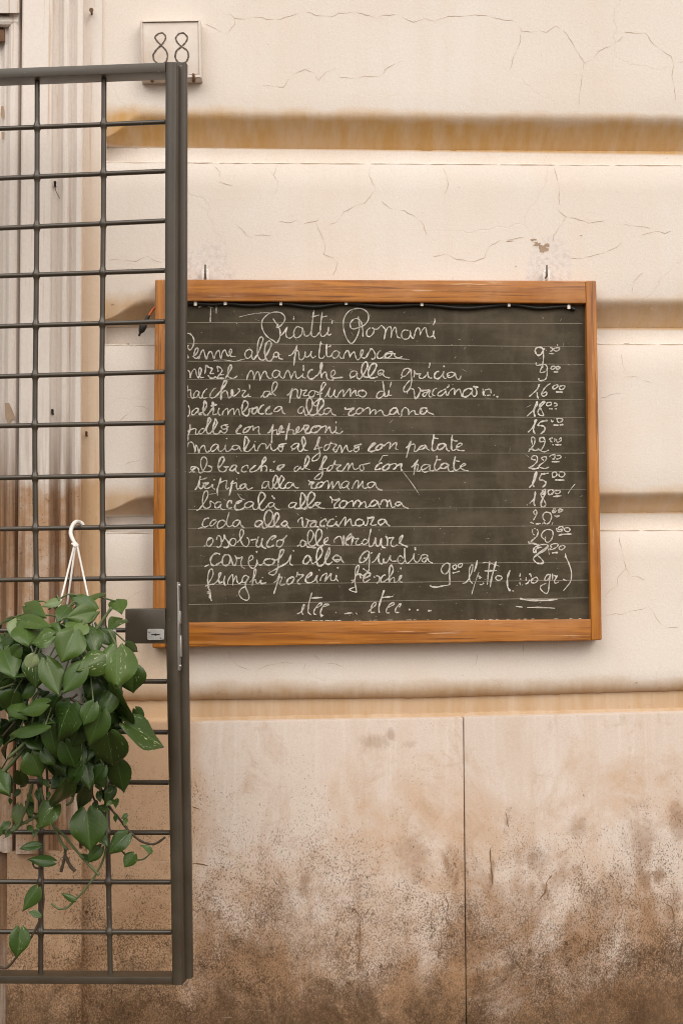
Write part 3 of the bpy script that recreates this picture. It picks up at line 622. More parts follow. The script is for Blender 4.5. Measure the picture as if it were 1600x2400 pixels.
# '*' heavy stroke, '-' thin/faint stroke
INK = [
('chalk heading reading Piatti Romani', {'A': """250,145 272,180 290,205 302,240 300,285 278,325 255,310 215,285 185,250 168,205 170,165 190,135 225,108 270,98 310,105 335,130 335,160 310,195 285,212 276,205 290,185
-0,135 60,120 130,108 200,103 250,102
300,275 325,255 355,205 345,240 347,275 365,290 385,285 410,262
403,130 402,160
455,215 430,205 410,225 402,260 412,285 435,285 460,262 468,225 462,212 475,240 482,270 500,275 520,262 532,240
550,85 545,120 538,180 532,240 535,272 555,280 575,268 590,245
532,135 560,128 590,120
612,95 605,150 598,210 598,255 610,278 632,270 650,245
610,135 648,128
658,205 655,240 650,258 660,268 680,258
685,160 682,185
876,130 880,170 885,215 870,270 845,315 822,328 795,300 772,240 766,180 778,130 810,90 860,72 910,78 945,105 950,150 925,190 880,212 835,222 818,205 820,175 845,150 875,148 898,175 908,230 910,280
-850,78 890,70 925,82
965,212 940,235 938,270 960,278 985,255 992,225 975,212 1010,225 1045,195
1045,195 1065,215 1075,240 1065,300
1070,260 1090,215 1112,208 1120,240 1115,290
1120,250 1140,215 1152,215 1155,250 1165,282 1190,290
1245,235 1215,230 1195,250 1195,280 1215,298 1245,290 1260,255 1255,235 1262,270 1275,292 1285,285
1285,280 1295,240 1310,215 1325,225 1330,270
1330,260 1350,225 1370,212 1375,240 1385,275 1400,282 1425,270 1432,235 1425,262 1440,295
1435,145 1438,165 1425,195"""}),
('chalk line reading Penne alla puttanesca', {'B': """-60,140 -20,85 45,60 80,65 115,100 130,150 120,210 85,262 55,235 60,200
-30,110 -45,250 -60,380
35,315 65,350 60,358 35,345
110,345 150,320 180,270 175,240 155,245 135,290 128,340 145,362 170,362 190,335
190,375 210,310 235,262 250,275 265,330 275,378
285,378 300,320 325,280 345,290 360,330 372,370
380,370 395,310 425,268 440,280 455,370
460,372 475,300 500,262 515,270 530,310 545,340
545,340 580,310 592,270 580,252 565,270 565,310 585,340 640,342
-370,390 500,385 620,402 700,385 760,370
840,270 800,258 765,280 752,320 770,360 800,362 830,330 842,280 838,330 845,370 865,375 900,340
865,370 920,290 960,180 975,130 960,103 930,120 910,190 905,290 920,350 945,382 980,385 1010,360
*1005,340 1040,280 1075,200 1065,160 1040,155 1010,190 995,260 1000,330 1020,385 1060,400 1090,370 1110,335
1150,290 1120,295 1105,320 1120,345 1150,345 1165,310 1150,290 1165,320 1175,365 1220,375""",
 'C': """85,175 120,165 155,115 188,50
*188,50 175,120 160,200 148,298
155,150 185,115 205,125 212,170 215,210 235,228 265,210 285,170 290,125 285,160 295,190 320,190 345,165 365,125 358,170 370,195 390,200 418,178
480,0 470,60 460,130 458,190 480,210 510,200 525,175
470,40 500,25
*552,30 548,90 548,150 555,185
555,185 585,190 610,170
568,72 605,52
700,135 670,115 635,130 615,165 630,200 660,205 690,180 705,130 705,175 725,205 745,208
755,215 765,165 800,112 820,125 835,200
830,200 850,160 885,130 900,170 915,215 935,225 965,195
965,195 990,150 995,110 980,105 965,140 970,185 1000,205 1030,200
*1030,200 1070,130 1095,85
1095,85 1120,110 1145,160 1140,200 1115,222 1100,205
1215,115 1190,125 1170,165 1175,205 1205,210 1240,190
1240,195 1270,155 1310,130 1355,130 1345,165 1310,195 1280,205 1268,180 1300,150 1385,150 1375,165 1400,195 1440,200 1478,182
-1180,205 1300,205 1430,212 1568,222""",
 'T': """*590,240 560,180 480,155 400,180 370,240 400,330 470,370 550,310 590,230 620,180
590,240 590,350 585,480 565,590 500,620 410,630 395,545
755,170 790,165 825,200 810,245 760,260
850,200 880,180 1000,165 1010,200 960,250 890,250 845,210
-960,70 955,120
-665,225 665,250
730,320 870,325"""}),
('chalk line reading mezze maniche alla gricia', {'B': """-40,610 -25,560 0,530 35,515 60,515 80,545 85,610
85,600 100,540 130,500 150,510 160,560 180,600 200,605
180,600 210,560 220,500 205,480 190,510 195,570 215,600 255,595
262,555 270,510 272,445
*272,445 310,475 350,492 325,555
325,555 375,550
*300,570 330,605 365,608 400,588
425,530 420,495 415,462 445,475 475,510 455,550 440,565 500,565
*440,565 415,605 450,608 500,610
*510,615 545,560 585,490 590,460 570,450 550,490 540,550
540,550 550,590 580,608 625,605 660,578
775,630 790,570 820,520 845,525 855,560 862,630
862,620 880,570 905,530 925,545 938,640
938,625 960,570 990,525 1010,530 1020,570 1050,610 1085,605
1180,530 1145,510 1105,525 1088,570 1110,600 1150,590 1175,550 1182,525 1180,570 1200,600 1225,612
1230,610 1245,560 1275,510 1290,525 1305,570 1320,625
1318,610 1340,560 1365,525 1375,570 1385,605 1415,605 1455,570
1460,550 1458,590 1480,605 1500,605
1468,445 1470,520""",
 'C': """*385,350 355,350 325,390 320,430 345,460 385,455 430,415
*430,425 470,370 495,310 488,258 475,300 480,380 490,450
490,420 515,385 545,380 550,430 565,465 600,476 640,470
600,440 640,410 655,380 640,355 615,365 600,400 610,440
*610,440 650,450 750,440
845,460 840,430
925,380 890,362 850,375 835,415 855,440 895,425 925,390 920,430 935,460 965,455
*965,455 1010,390 1050,310 1045,265 1020,255 990,290 975,360 990,410 1020,440
*1020,440 1080,430 1140,350 1158,290 1135,270 1095,290 1065,350 1060,410 1085,450 1140,445 1175,430
1250,360 1215,350 1180,370 1185,410 1220,410 1245,380 1250,360 1240,400 1265,435 1325,448
1190,395 1225,385""",
 'D': """305,250 325,225
425,140 390,120 345,140 320,190 325,220 360,215 405,170 430,130 435,200 440,280 420,360 380,405 345,405 345,360 380,310 420,265
465,232 475,190 472,145
475,160 500,190 550,185 530,215 540,240 580,240 625,200 640,165 640,210 660,240 690,240
660,50 662,80 648,115
*775,160 745,165 720,200 722,235 750,250 785,235 825,190 835,155
835,155 825,200 835,240 865,245
*842,90 830,105
965,180 925,170 880,185 875,220 905,235 950,215 970,180 980,220 1000,255 1025,255 1048,210
885,205 905,212""",
 'T': """560,690 545,650 590,610 650,620 685,680 670,760 600,810 520,820 500,780 540,700 590,665
690,690 685,800 680,900 650,980 590,1020 480,1030 465,970
860,645 800,670 785,710 820,735 880,710 885,660 850,645
*990,660 930,670 920,710 960,735 1020,700 990,660
*850,803 975,803"""}),
('chalk line reading paccheri al profumo di vaccinara', {'E': """*50,120 45,180 40,260 35,330
45,190 75,175 90,190 92,245 110,280 130,265
185,195 160,190 130,225 128,260 150,270 180,240 190,195 190,240 205,275 230,275
295,165 270,175 240,220 230,260 250,278 290,270
400,155 375,165 340,210 325,255 345,275 385,265 420,230
*405,250 450,195 510,120 530,75 515,58 490,90 470,160 462,230 460,300
465,230 500,190 530,195 545,240 555,275 580,270
*560,275 600,235 605,185 590,180 590,230 610,255
610,255 640,240 680,200 690,175 665,160
715,190 750,180 755,195 725,240 735,265 770,255 800,225 790,240 800,255 830,258
805,110 812,130 808,170
945,270 965,245
1040,195 1000,195 975,235 990,265 1025,255 1055,210 1050,190 1060,230 1085,235
1060,225 1110,190 1148,120 1140,85 1115,80 1090,120 1085,190 1105,230 1135,250""",
 'F': """65,245 100,215 135,155
*135,155 115,220 95,340
105,220 150,175 185,170 195,200 190,250 205,278 225,260 240,190 230,165
230,165 260,185 310,180 280,215 265,240 300,248 330,235
400,185 360,190 330,225 340,255 380,262 405,225 410,190 440,205
430,235 500,215
430,215 480,190 525,130 540,100 515,85 490,120 475,200 470,270 455,320 430,370 395,365 395,340 430,310 470,280
530,265 560,220 590,150 575,210 575,255 600,262 630,230 655,175 640,230 650,255 680,270
680,270 700,220 745,175 755,200 755,262
755,262 790,210 835,160 840,200 838,260
840,260 865,215 905,180 905,220 915,245 940,240
1000,195 960,180 935,215 960,255 1000,262 1035,230 1025,200 990,180 960,195
1240,195 1200,195 1165,235 1165,270 1200,278 1240,245 1255,210
*1235,70 1245,130 1255,200 1260,260
1260,255 1285,255 1310,220 1315,180 1305,220 1320,245 1348,240
1342,75 1325,145""",
 'G': """390,220 385,200 420,165 460,170 470,200 475,250
*475,250 490,285 520,250 545,190
545,190 545,165 520,145
*545,190 580,185 660,175
660,175 630,215 600,255 575,245 590,215 640,200 670,180 650,230 660,260 690,262
750,160 720,165 695,205 700,240 730,250
860,165 820,180 765,215 762,245 795,250 830,225 862,190 860,225 880,245 890,220
892,110 895,130 865,155
885,250 900,200 945,160 965,170 960,240
960,240 985,195 1020,165 1035,190 1050,245 1075,265
*1185,170 1135,160 1085,185 1065,230 1080,262 1120,255 1170,215 1185,175
1185,175 1180,225 1200,255 1230,240 1235,190 1215,150
*1190,135 1255,145
1310,160 1315,250
1330,180 1400,165
1330,190 1325,230 1345,250
1405,170 1412,220
1360,245 1405,240
*1440,235 1455,245
*1470,255 1500,262
-290,510 330,480""",
 'T': """215,1450 320,1360 420,1260 480,1120
*480,1120 460,1200
-455,1210 430,1280
*425,1330 430,1450 460,1500
780,1105 700,1150 620,1230 570,1310 540,1400 580,1440 650,1420 680,1350 640,1330 580,1370
900,1145 840,1190 835,1245 890,1245 960,1190 965,1145 920,1140
1040,1160 1010,1210 1030,1265 1090,1260 1150,1200 1130,1165 1060,1170 1040,1200
*910,1325 1095,1335"""}),
('chalk line reading saltimbocca alla romana', {'E': """60,365 75,410 75,470 55,500 40,500
185,405 150,405 110,440 105,475 130,480 170,440 185,405 180,450 200,480 230,475
*195,470 245,440 285,370 270,320 255,315 250,360 240,420 250,470 280,490
*290,490 330,440 370,380 365,330 355,330 365,370 370,420 360,460
360,460 370,480 410,470
*335,375 410,355
440,395 425,440 430,475 455,488
475,355 478,360
475,490 490,440 530,405 545,415 545,485
545,480 570,430 605,405 615,420 620,485
620,480 645,430 670,410 680,440 690,490
*715,450 740,440 790,370 780,325 750,310 725,350 715,420 730,470 770,495 800,470 805,410
*800,410 840,405 870,400 905,390 900,430 875,465 845,465 840,430 870,400
*985,360 960,370 925,420 920,455 950,470 990,465
*1065,385 1045,385 1010,430 1010,465 1045,475 1090,460
1040,410 1060,395
1205,390 1165,380 1120,410 1110,440 1150,440 1190,410 1205,390 1210,430 1225,465 1250,470""",
 'F': """270,385 235,385 200,425 210,460 245,460 270,420 275,385 275,430 285,480 310,485 340,460
*330,470 365,410 378,340 360,285 335,275 310,310 305,380 320,440 345,480 385,485 420,470
*420,480 480,400 515,350 505,300 485,285 460,310 440,370 435,430 455,475 495,480 520,460
600,405 560,400 520,425 525,465 560,470 595,430 605,405 605,440 625,475 668,488
770,390 780,425
*770,390 800,415 890,400 850,430 820,460 830,490 870,485 905,460
990,405 950,400 915,430 915,465 950,470 985,440 995,405 1000,430
995,440 1030,405 1065,395 1080,420 1075,480
1075,475 1100,440 1130,420 1150,430 1140,480
1140,475 1180,440 1215,425 1235,450 1250,485 1290,490 1325,470
*1410,400 1365,400 1325,440 1325,470 1365,475 1405,440
1405,440 1415,405 1420,450 1440,480""",
 'G': """315,490 320,440 345,400 370,395 400,425 400,490
400,485 430,445 470,430 480,450 490,475 530,475
*630,405 590,395 550,415 545,455 570,475 610,455 632,420
632,420 640,450 710,478
555,435 575,440""",
 'T': """150,1970 250,1880 350,1760 410,1570
*410,1570 430,1640 380,1720 340,1830 350,1920 375,1980
*640,1580 560,1600 490,1680 500,1740 540,1810
540,1810 590,1940 500,1940 445,1880 460,1800 540,1690 640,1590
760,1600 690,1610 670,1670 720,1695 790,1660 790,1610 740,1600
860,1625 940,1630 930,1690 870,1700
735,1770 835,1775
880,1775 940,1770"""}),
('chalk line reading pollo con peperoni', {'H': """*80,130 82,180 60,260 50,330
40,215 75,205
60,225 100,190 140,180 155,195 150,240 170,250 185,240
255,180 220,185 190,225 205,245 240,230 265,190
*265,190 300,140 335,80 312,45 295,120 280,190 295,235 320,245
*320,245 370,190 405,130 410,95 390,65 380,110 360,170 365,220 385,245 430,240 460,200
550,130 490,140 465,155 480,185 530,180 550,150
455,200 490,235 525,220 535,190 520,140
645,230 670,190 710,150 700,138 670,170 645,215 660,240 705,238
*820,160 780,165 740,195 735,225 765,225 800,195 820,160
820,160 850,150 855,180 855,205 870,180 905,160 925,165 920,210 930,245 945,248
*1030,235 1060,215 1100,125
*1100,125 1085,230 1080,360
1085,215 1130,195 1145,210 1145,250 1160,262
*1155,258 1190,215 1210,160 1195,150 1170,195 1180,220 1240,220
1260,225 1290,185 1298,110
*1298,110 1280,180 1265,250 1253,325
1280,195 1320,195 1345,205 1345,240 1360,252 1380,235
*1370,240 1410,195 1410,155 1390,175 1380,210 1395,230
1395,230 1430,215 1470,165 1475,140
1475,145 1540,150 1500,205 1500,235 1540,235""",
 'I': """165,85 170,150
*165,90 230,95 185,150 190,180 225,185 260,165
*360,100 310,95 265,125 255,165 290,180 340,160 375,110 350,95 300,115
370,120 430,95 440,115 425,185
425,185 460,130 485,105 490,150 500,170 520,185 555,150
560,100 560,140 550,165 565,180 610,185 645,155
560,40 563,65""",
 'U': """180,595 280,500 390,330 410,270 375,260
*375,260 360,350 330,470 330,560 370,635
*700,280 640,295 560,310 500,330
*500,330 450,410 530,420 600,440 630,500 600,570 510,640
785,260 820,325 850,290
870,235 876,240
920,250 1000,230 1090,250 1080,300 1000,335 950,300 960,255
*845,405 980,410
*1010,405 1115,390"""}),
('chalk line reading maialino al forno con patate', {'H': """48,415 60,360 90,345 120,365 135,420 138,475
*140,470 150,400 158,380
158,380 180,430 190,485
190,480 210,420 245,385 260,400 275,455 295,470 325,450
430,385 395,370 350,400 335,440 355,460 400,430 430,385 425,430 445,460 480,450
480,450 510,410 515,375 510,410 520,450 550,460 600,420
*528,295 535,310
690,400 640,385 600,400 605,430 640,440 680,410 690,400 695,440 715,460
*735,460 770,400 800,340 785,300 755,280 750,340 740,410 750,455
750,455 790,462 830,430 860,395 865,365 870,400 875,440 900,455
870,338 885,345
905,460 920,410 950,370 985,365 1010,380 1015,435
1015,435 1045,390 1065,370 1070,410 1090,445 1120,445 1160,410
*1265,360 1200,375 1170,385 1190,405 1230,390
1160,400 1165,440 1195,460 1215,430 1210,390
1420,365 1380,360 1335,385 1320,410 1350,430 1390,400 1420,370 1400,420 1415,455 1445,460
1320,450 1350,430
*1445,460 1475,400 1495,340 1465,280 1450,320 1460,390
1460,390 1480,440 1525,450""",
 'I': """285,385 395,355
*290,390 340,300 360,250 352,235 335,290 345,360
345,360 365,430 350,490 310,520 270,520 275,490 320,450 360,425
460,320 425,340 415,385 440,395 475,360 480,325 460,320
480,330 505,290 500,310 565,325 530,370 535,400 560,420
560,420 585,370 610,330 625,370 628,430
628,425 660,370 690,330 700,380 725,410 770,390
*875,320 820,330 785,345 800,365 850,345
780,370 785,405 815,410 840,380 830,340
*950,405 975,370 1040,310 1015,310 975,350 960,395 990,410 1040,395
*1130,325 1090,325 1050,365 1050,390 1090,385 1125,350 1140,325
1140,345 1180,310 1215,295 1225,310 1210,385
1210,380 1260,320 1300,295 1295,340 1290,375 1320,385""",
 'J': """*475,210 510,175 540,120
*540,120 515,190 480,330
500,190 550,165 580,165 585,200 575,245 600,250 630,220
*715,175 680,180 635,205 640,225 690,215 720,175
720,175 730,215 765,240
*818,40 808,100 795,180 795,240
795,240 830,240 860,210
815,85 870,95
*955,160 915,155 870,175 860,210 885,230 930,205 965,160
965,160 970,210 985,240 1010,245
*1042,50 1035,100 1030,170 1030,225
1030,225 1055,240 1090,220
1045,105 1070,122 1110,122
1090,200 1130,190 1160,165 1150,150 1115,160 1092,195 1105,230 1140,240 1195,240""",
 'U': """300,920 280,830 275,760 310,715 355,750 365,820 340,920 270,1010 190,1110
*200,1040 290,1040 370,1075 480,1030
*600,830 520,845 485,790 520,735 590,740 630,810
630,810 610,920 530,1060
480,1050 560,1100 640,1100 735,1060
735,795 780,750 840,745
780,770 780,830 830,855
880,750 890,800 870,850
930,770 940,850 1000,845 1055,800 1045,740 990,790
815,920 860,930
*890,920 1060,925"""}),
('chalk line reading abbacchio al forno con patate', {'K': """75,250 120,215 150,190 130,175 95,185 95,215 115,205 155,180 185,205 190,240 215,255 240,240
110,215 120,240 145,240
230,240 270,180 290,110 270,65 240,60 215,100 215,170 240,225 285,240 335,230 345,190 300,165 360,180
*425,195 470,150 500,90 490,62 460,65 430,130 425,190
425,190 445,230 490,240 525,215 520,185 490,175 560,180
*650,160 610,160 580,190 570,220 605,225 640,190 655,160
655,160 640,210 650,240 685,262
790,200 790,165 755,165 720,190 712,225 740,242 775,230
810,225 850,190 890,160 855,175 820,210 815,235 850,240 910,215
*910,215 960,150 1010,90 1000,62 975,90 960,160 950,235
955,180 1000,165 1020,190 1015,235
1055,215 1080,215 1060,225 1075,235 1115,230
*1120,105 1100,125
*1240,150 1180,160 1150,185 1175,200 1215,180 1240,150
1145,190 1150,215 1185,215 1200,185
1410,170 1375,180 1355,215 1375,235 1410,205 1435,175 1430,200 1470,215
*1450,210 1500,170 1540,90 1515,45 1495,90 1480,150
1480,150 1490,190 1550,215""",
 'L': """345,215 440,195
*355,210 400,140 440,75 430,45 405,80 385,150
385,150 395,220 390,280 360,325 310,330 300,315 350,270 400,240
520,160 480,170 450,215 465,230 505,205 525,165
525,165 555,100 550,150 625,155
*625,155 580,190 570,215 600,230 640,230
640,230 680,170 710,135 715,180 700,230
700,225 735,165 760,135 770,185 795,210 840,190
980,130 900,150 855,160 850,200 875,225 900,205 890,160
-1080,130 1120,65 1130,45 1200,35
*1125,130 1090,140 1050,180 1040,210 1080,210 1110,195
*1220,150 1180,150 1140,180 1130,210 1165,220 1205,190 1215,155
1215,155 1270,140 1300,150 1290,190 1260,215
*1260,215 1310,165 1365,140 1355,180 1360,215 1380,215
-1380,240 1480,370 1568,500""",
 'J': """*540,445 580,410 625,350
*625,350 590,420 570,540
575,415 620,410 620,450 610,490 640,490 670,455
765,420 715,410 670,435 665,470 700,470 750,435 775,420 765,470 790,490 820,480
670,480 700,505 760,490
852,300 850,350 825,420 830,470 855,480 900,440
840,355 905,352
*990,410 945,395 905,420 900,450 940,460 985,430 1000,410
1000,410 990,460 1010,495 1065,490
*1080,310 1065,370 1060,440 1070,480
1070,480 1100,480 1140,450
1080,365 1135,375
1140,440 1185,425 1205,405 1180,400 1145,430 1150,460 1190,480 1240,490""",
 'U': """390,1320 300,1310 275,1270 320,1215 400,1220 435,1290 400,1390 290,1490 190,1525
*200,1520 280,1550 390,1550 470,1520
600,1330 540,1290 570,1250 650,1240 670,1280 610,1370 470,1480 540,1530 640,1545 735,1505
755,1250 770,1210 880,1180 890,1230 870,1300 820,1290
930,1210 1030,1205 1040,1260 960,1300 920,1280
*800,1370 1010,1368"""}),
('chalk line reading trippa alla romana', {'K': """140,465 175,410 210,290
*210,290 195,350 190,420 215,445 240,425 255,380
205,335 250,325 290,312
*235,375 255,380 310,370 275,400 260,440
260,440 285,445 330,425 355,395 365,400 355,430 390,455
385,330 370,342
*460,310 440,380 415,460 420,530
430,390 475,360 525,345 530,365 520,430 535,450 560,430
575,390 610,345
*610,345 590,410 560,535
580,395 620,380 650,375 650,420 660,450 690,440
*765,390 725,390 695,420 705,445 745,430 770,390
770,390 770,430 795,455 850,432
955,445 975,430
1040,360 1000,358 970,390 965,425 1000,435 1035,390 1045,360 1045,420 1065,450 1095,440
*1085,445 1130,380 1155,320 1135,285 1115,300 1095,360 1105,420 1130,445 1160,435
*1160,435 1205,370 1230,325 1205,290 1185,310 1165,370 1180,425 1215,445 1250,430
1330,375 1290,370 1255,395 1250,430 1285,440 1325,410 1345,375 1350,405 1380,435 1415,435
-310,515 400,505
-665,505 700,560 755,585""",
 'L': """222,340 240,370 230,405
*235,370 300,365 265,390 260,430 290,445 330,430
*400,365 360,370 325,400 325,430 360,430 400,395 410,365
405,380 445,350 465,360 470,400 455,455
460,450 490,400 515,360 520,400 515,455
515,450 560,390 590,355 600,400 610,435 630,440
715,365 680,355 635,385 630,425 660,435 700,405 725,360 700,430 725,455
755,450 780,390 815,345 835,370 825,445
825,440 860,395 885,355 885,400 895,435 925,440 955,415
1035,370 990,365 950,385 950,420 985,435 1020,405 1035,370 1050,420
*1050,420 1085,455 1130,465""",
 'V': """-170,610 180,605
210,600 300,500 370,380 420,240
*420,240 395,180 360,260 330,400 310,520 350,570
*395,190 375,330 345,430
735,210 640,225
*640,225 520,240
530,250 490,330 480,395
*480,395 570,400 640,440 640,510 560,585
830,290 815,240 850,185 920,190 940,250 890,310 810,310
1000,185 1080,175 1145,215 1130,280 1060,315 1000,280 995,220
*890,390 1140,395"""}),
('chalk line reading baccala alla romana', {'M': """160,245 200,220 260,140 300,60 295,10 270,5 245,50 235,140 250,200 290,215 330,190 330,130 385,160
460,140 415,140 385,175 395,210 430,205 465,160 450,200 475,230 515,230
*590,160 585,125 560,125 535,165 540,210
540,210 570,215 600,205
*655,160 710,130 690,122 650,150 630,190 635,225 670,235 720,225 760,190
850,140 800,135 755,165 750,200 790,210 840,180 858,140 850,200 870,230 905,225
*905,225 950,150 1000,80 980,30 945,25 920,80 920,160 935,220 970,240 1005,215
1005,215 1050,150
1100,145 1060,150 1040,180 1060,205 1100,180 1110,150 1110,190 1140,225 1180,235
*1080,60 1120,105
1380,150 1335,145 1295,170 1295,205 1330,205 1370,175 1385,145 1360,200 1380,220 1420,210
*1420,215 1465,160 1495,100 1475,45 1445,30 1435,90 1430,160 1445,205 1480,225 1515,205""",
 'N': """*165,225 250,150 300,80 290,35 260,18 225,50 210,120 210,185 235,205 270,200 300,165
60,220 120,222 200,222
*370,150 330,145 300,165 330,180 360,160
375,145 335,190 370,210 425,220
485,70 510,105 510,155
*510,110 560,115 605,90
*610,100 560,150 540,180 545,210 590,205
*690,130 650,125 610,155 610,205 655,205 690,160 695,130
695,155 740,130 765,130 770,200
*770,195 790,150 815,120 850,130 860,160 835,205
835,200 880,150 910,135 925,170 925,205 970,190
*1070,140 1035,115 995,140 975,180 1010,190 1050,165 1075,130
1075,130 1080,180 1100,210
*1100,180 1120,130 1155,110 1185,140 1185,205
1180,200 1190,150 1220,115 1230,160 1245,205 1285,195
*1350,140 1310,140 1285,165 1310,185 1350,165 1355,140
1355,140 1380,185 1410,205 1450,220""",
 'V': """*150,1045 170,1045
220,1010 330,900 375,790
*375,690 370,780 345,900 340,1010 375,1080
560,780 610,720 600,700 540,730 520,780 560,860 620,950 650,1040 590,1100 520,1080
*520,1080 540,950 620,780 640,680 620,640 540,690
*800,640 720,670 715,740 760,780 830,740 850,680 800,640
870,690 930,670 1030,680 980,750 900,740 880,700
*840,830 1060,805
-1230,750 1300,640 1420,490"""}),
('chalk line reading coda alla vaccinara', {'M': """180,465 240,445
310,345 300,335 260,350 235,400 240,435 270,445 310,425
405,360 365,360 335,390 325,420 350,430 385,400 410,370
520,390 480,360 435,380 415,420 425,460 470,450 510,415 530,370
562,262 545,320 530,380 540,430 570,440 600,420
680,360 640,365 610,395 610,430 645,440 680,400 690,365 700,420
*700,420 750,460
*965,375 920,365 880,395 880,430 915,440 955,400 970,375
970,375 965,430 985,460 1020,450
*1010,455 1060,400 1095,330 1085,265 1045,240 1010,270 990,330 1000,400 1040,440 1090,440
*1085,445 1130,400 1170,320 1160,285 1140,270 1115,320 1110,400 1135,440 1180,435
*1275,385 1240,375 1205,400 1210,430 1245,430 1275,390
1275,390 1270,420 1290,455 1315,458""",
 'N': """95,390 100,360 145,325
*145,325 150,380 155,440
155,440 185,450 210,410 215,360 190,345
*215,365 250,370 320,370
320,370 300,385 265,400 245,425 265,445 305,430 325,375 310,430 350,445
*440,380 435,350 400,360 370,390 370,425 400,435 425,425
*535,350 495,355 460,395 455,425 490,435 530,425 565,390
*570,375 560,405 600,440
560,310 563,325
595,435 620,390 665,330 680,340 665,435
665,430 700,380 735,345 745,390 755,425 795,425
*890,365 845,350 805,370 800,415 840,430 890,410 900,370
900,370 905,415 930,425 950,370 945,315
*945,320 960,335 1025,320
1030,320 1000,380 985,410 1010,425 1060,415
*1165,360 1120,350 1075,375 1080,400 1100,420 1140,400 1170,360
*1170,360 1180,400 1220,435""",
 'V': """390,1310 340,1270 335,1220 380,1180 415,1220 400,1310 320,1450
240,1500 340,1535
*380,1545 520,1535
640,1465 590,1420 570,1340 610,1260 680,1235 760,1260 800,1340 780,1440 720,1530 640,1540 600,1480
830,1170 900,1220 930,1180
*820,1190 840,1240 910,1250
840,1150 920,1150
*960,1190 1080,1170 1050,1220 970,1240
990,1150 1060,1145
*870,1325 950,1350 1020,1325
*880,1340 1010,1338
-550,1560 590,1510
-805,1570 840,1500"""}),
('chalk line reading ossobuco alle verdure', {'M': """*250,675 270,678
350,585 320,575 290,620 285,665 320,680 355,640 362,600 340,580 310,610
405,605 420,555 450,560 465,610 460,670 425,695 410,680
475,625 495,590 500,535
*500,535 510,580 550,630 555,675 520,700 495,690
640,595 600,585 570,620 580,665 620,670 645,630 640,600
655,640 700,590 735,530 730,480 705,480 690,530 700,600 725,660 770,685 800,650 800,600 775,570
*820,605 890,595
*920,560 900,620 890,670 920,690 950,660 970,580
*970,580 955,640 970,690 1015,710
*1075,605 1125,570 1125,550 1075,570 1030,630 1020,675 1060,690 1110,665
*1270,545 1215,600 1175,600
1175,600 1145,625 1140,670 1170,690 1205,670 1225,620 1210,595
*1390,680 1420,668
1490,625 1455,605 1430,645 1445,685 1480,675 1500,620 1505,670 1530,690""",
 'N': """190,660 250,620 285,540 265,495 235,490 215,540 215,610 240,670 275,680
*275,685 330,640 385,560 380,490 350,472 320,510 312,590 330,660 370,680 410,665
410,640 455,610 462,575 435,585 410,620 425,655 490,665
*200,690 320,700
540,635 540,600 590,560 620,570 635,620
*635,620 645,665 655,610 655,545
*690,610 745,560 740,530 700,570 680,620 685,655 720,668
*745,670 760,610 760,555
760,555 790,590 835,585 805,630 810,665 850,660 880,640
945,610 910,595 880,635 900,660 940,640 960,600
990,465 970,550 960,620 970,680 1000,685
*1000,685 1035,620 1042,570 1045,640 1065,685
*1065,685 1095,660 1115,580 1110,640 1130,690 1170,700
*1185,680 1190,600 1170,555
*1200,580 1270,575
1265,580 1235,620 1235,670 1270,685 1310,660
*1330,650 1360,600 1375,540
1375,540 1345,570 1335,620 1355,655
*1355,655 1440,690""",
 'W': """310,670 295,740 330,820 350,800
340,655 380,660
410,670 450,750 400,890
*380,890 340,930 250,1010
*195,990 215,1045 290,1040 380,1065 460,1080
640,870 640,920
610,940 540,870 550,790 620,710 730,685 820,720 840,820 800,940 720,1015 650,1000 630,940
940,640 935,700 980,740 1060,720 1100,660 1080,605 1000,620 970,660 1000,690 1070,670
1130,670 1170,640 1250,640 1285,690 1240,740 1160,720 1130,670
*980,840 1100,810 1320,800
1355,795 1362,800"""}),
('chalk line reading carciofi alla giudia', {'O': """255,410 315,382
*450,260 420,245 375,255 335,310 340,375 380,395 430,370 480,335
*560,265 510,265 480,310 480,375 520,395 560,370 575,310 560,265
560,265 590,320 605,380 630,395 650,340 645,290 625,272
*635,290 680,305 725,285
725,285 705,350 715,410 755,430
795,345 850,310 840,270 810,290 795,345 810,400 850,430 890,395 900,320
900,320 905,360 940,390 990,360
*895,215 900,240
*1070,310 1010,320 985,345 1000,375 1050,390 1100,370 1112,335 1080,310 1130,330
*1130,330 1180,300 1225,230 1220,197 1190,215 1170,290 1160,370
1160,370 1150,440 1120,500 1085,510 1045,490 1100,455 1200,400
*1150,410 1210,395 1280,345 1320,260
1320,260 1305,330 1310,380 1345,390
*1345,205 1350,225
*1550,290 1520,270 1480,310 1465,360 1500,375 1540,340 1560,290""",
 'Q': """20,290 45,310 50,350 70,370 110,345
*95,360 150,300 185,230 165,175 135,190 115,260 115,330 130,390 160,400 200,375
*200,375 250,290 275,220 265,180 245,230 220,300 225,360 260,380 310,345
*395,280 350,270 315,300 325,330 375,345 410,310 400,280
400,280 415,320 450,365
325,325 390,320
*745,220 720,220 670,260 640,320 640,350 680,355 730,310 755,250
755,220 760,300 755,400 752,465
690,300 715,310
775,245 800,235
790,360 830,330 885,240
*885,240 870,310 885,365 920,375
900,190 905,198
*920,375 935,310 930,340 950,365
950,365 985,340 1020,270 1015,310 1035,340 1100,340
1175,310 1140,275 1105,310 1120,360 1160,370 1195,330
*1190,180 1190,260 1195,330
1195,330 1215,365 1245,355 1300,290 1305,240 1300,300 1320,345 1350,355
*1318,170 1322,210
1350,355 1385,310 1400,270 1440,260 1470,275 1450,300 1415,310 1405,340 1440,350 1470,300 1485,340 1535,365""",
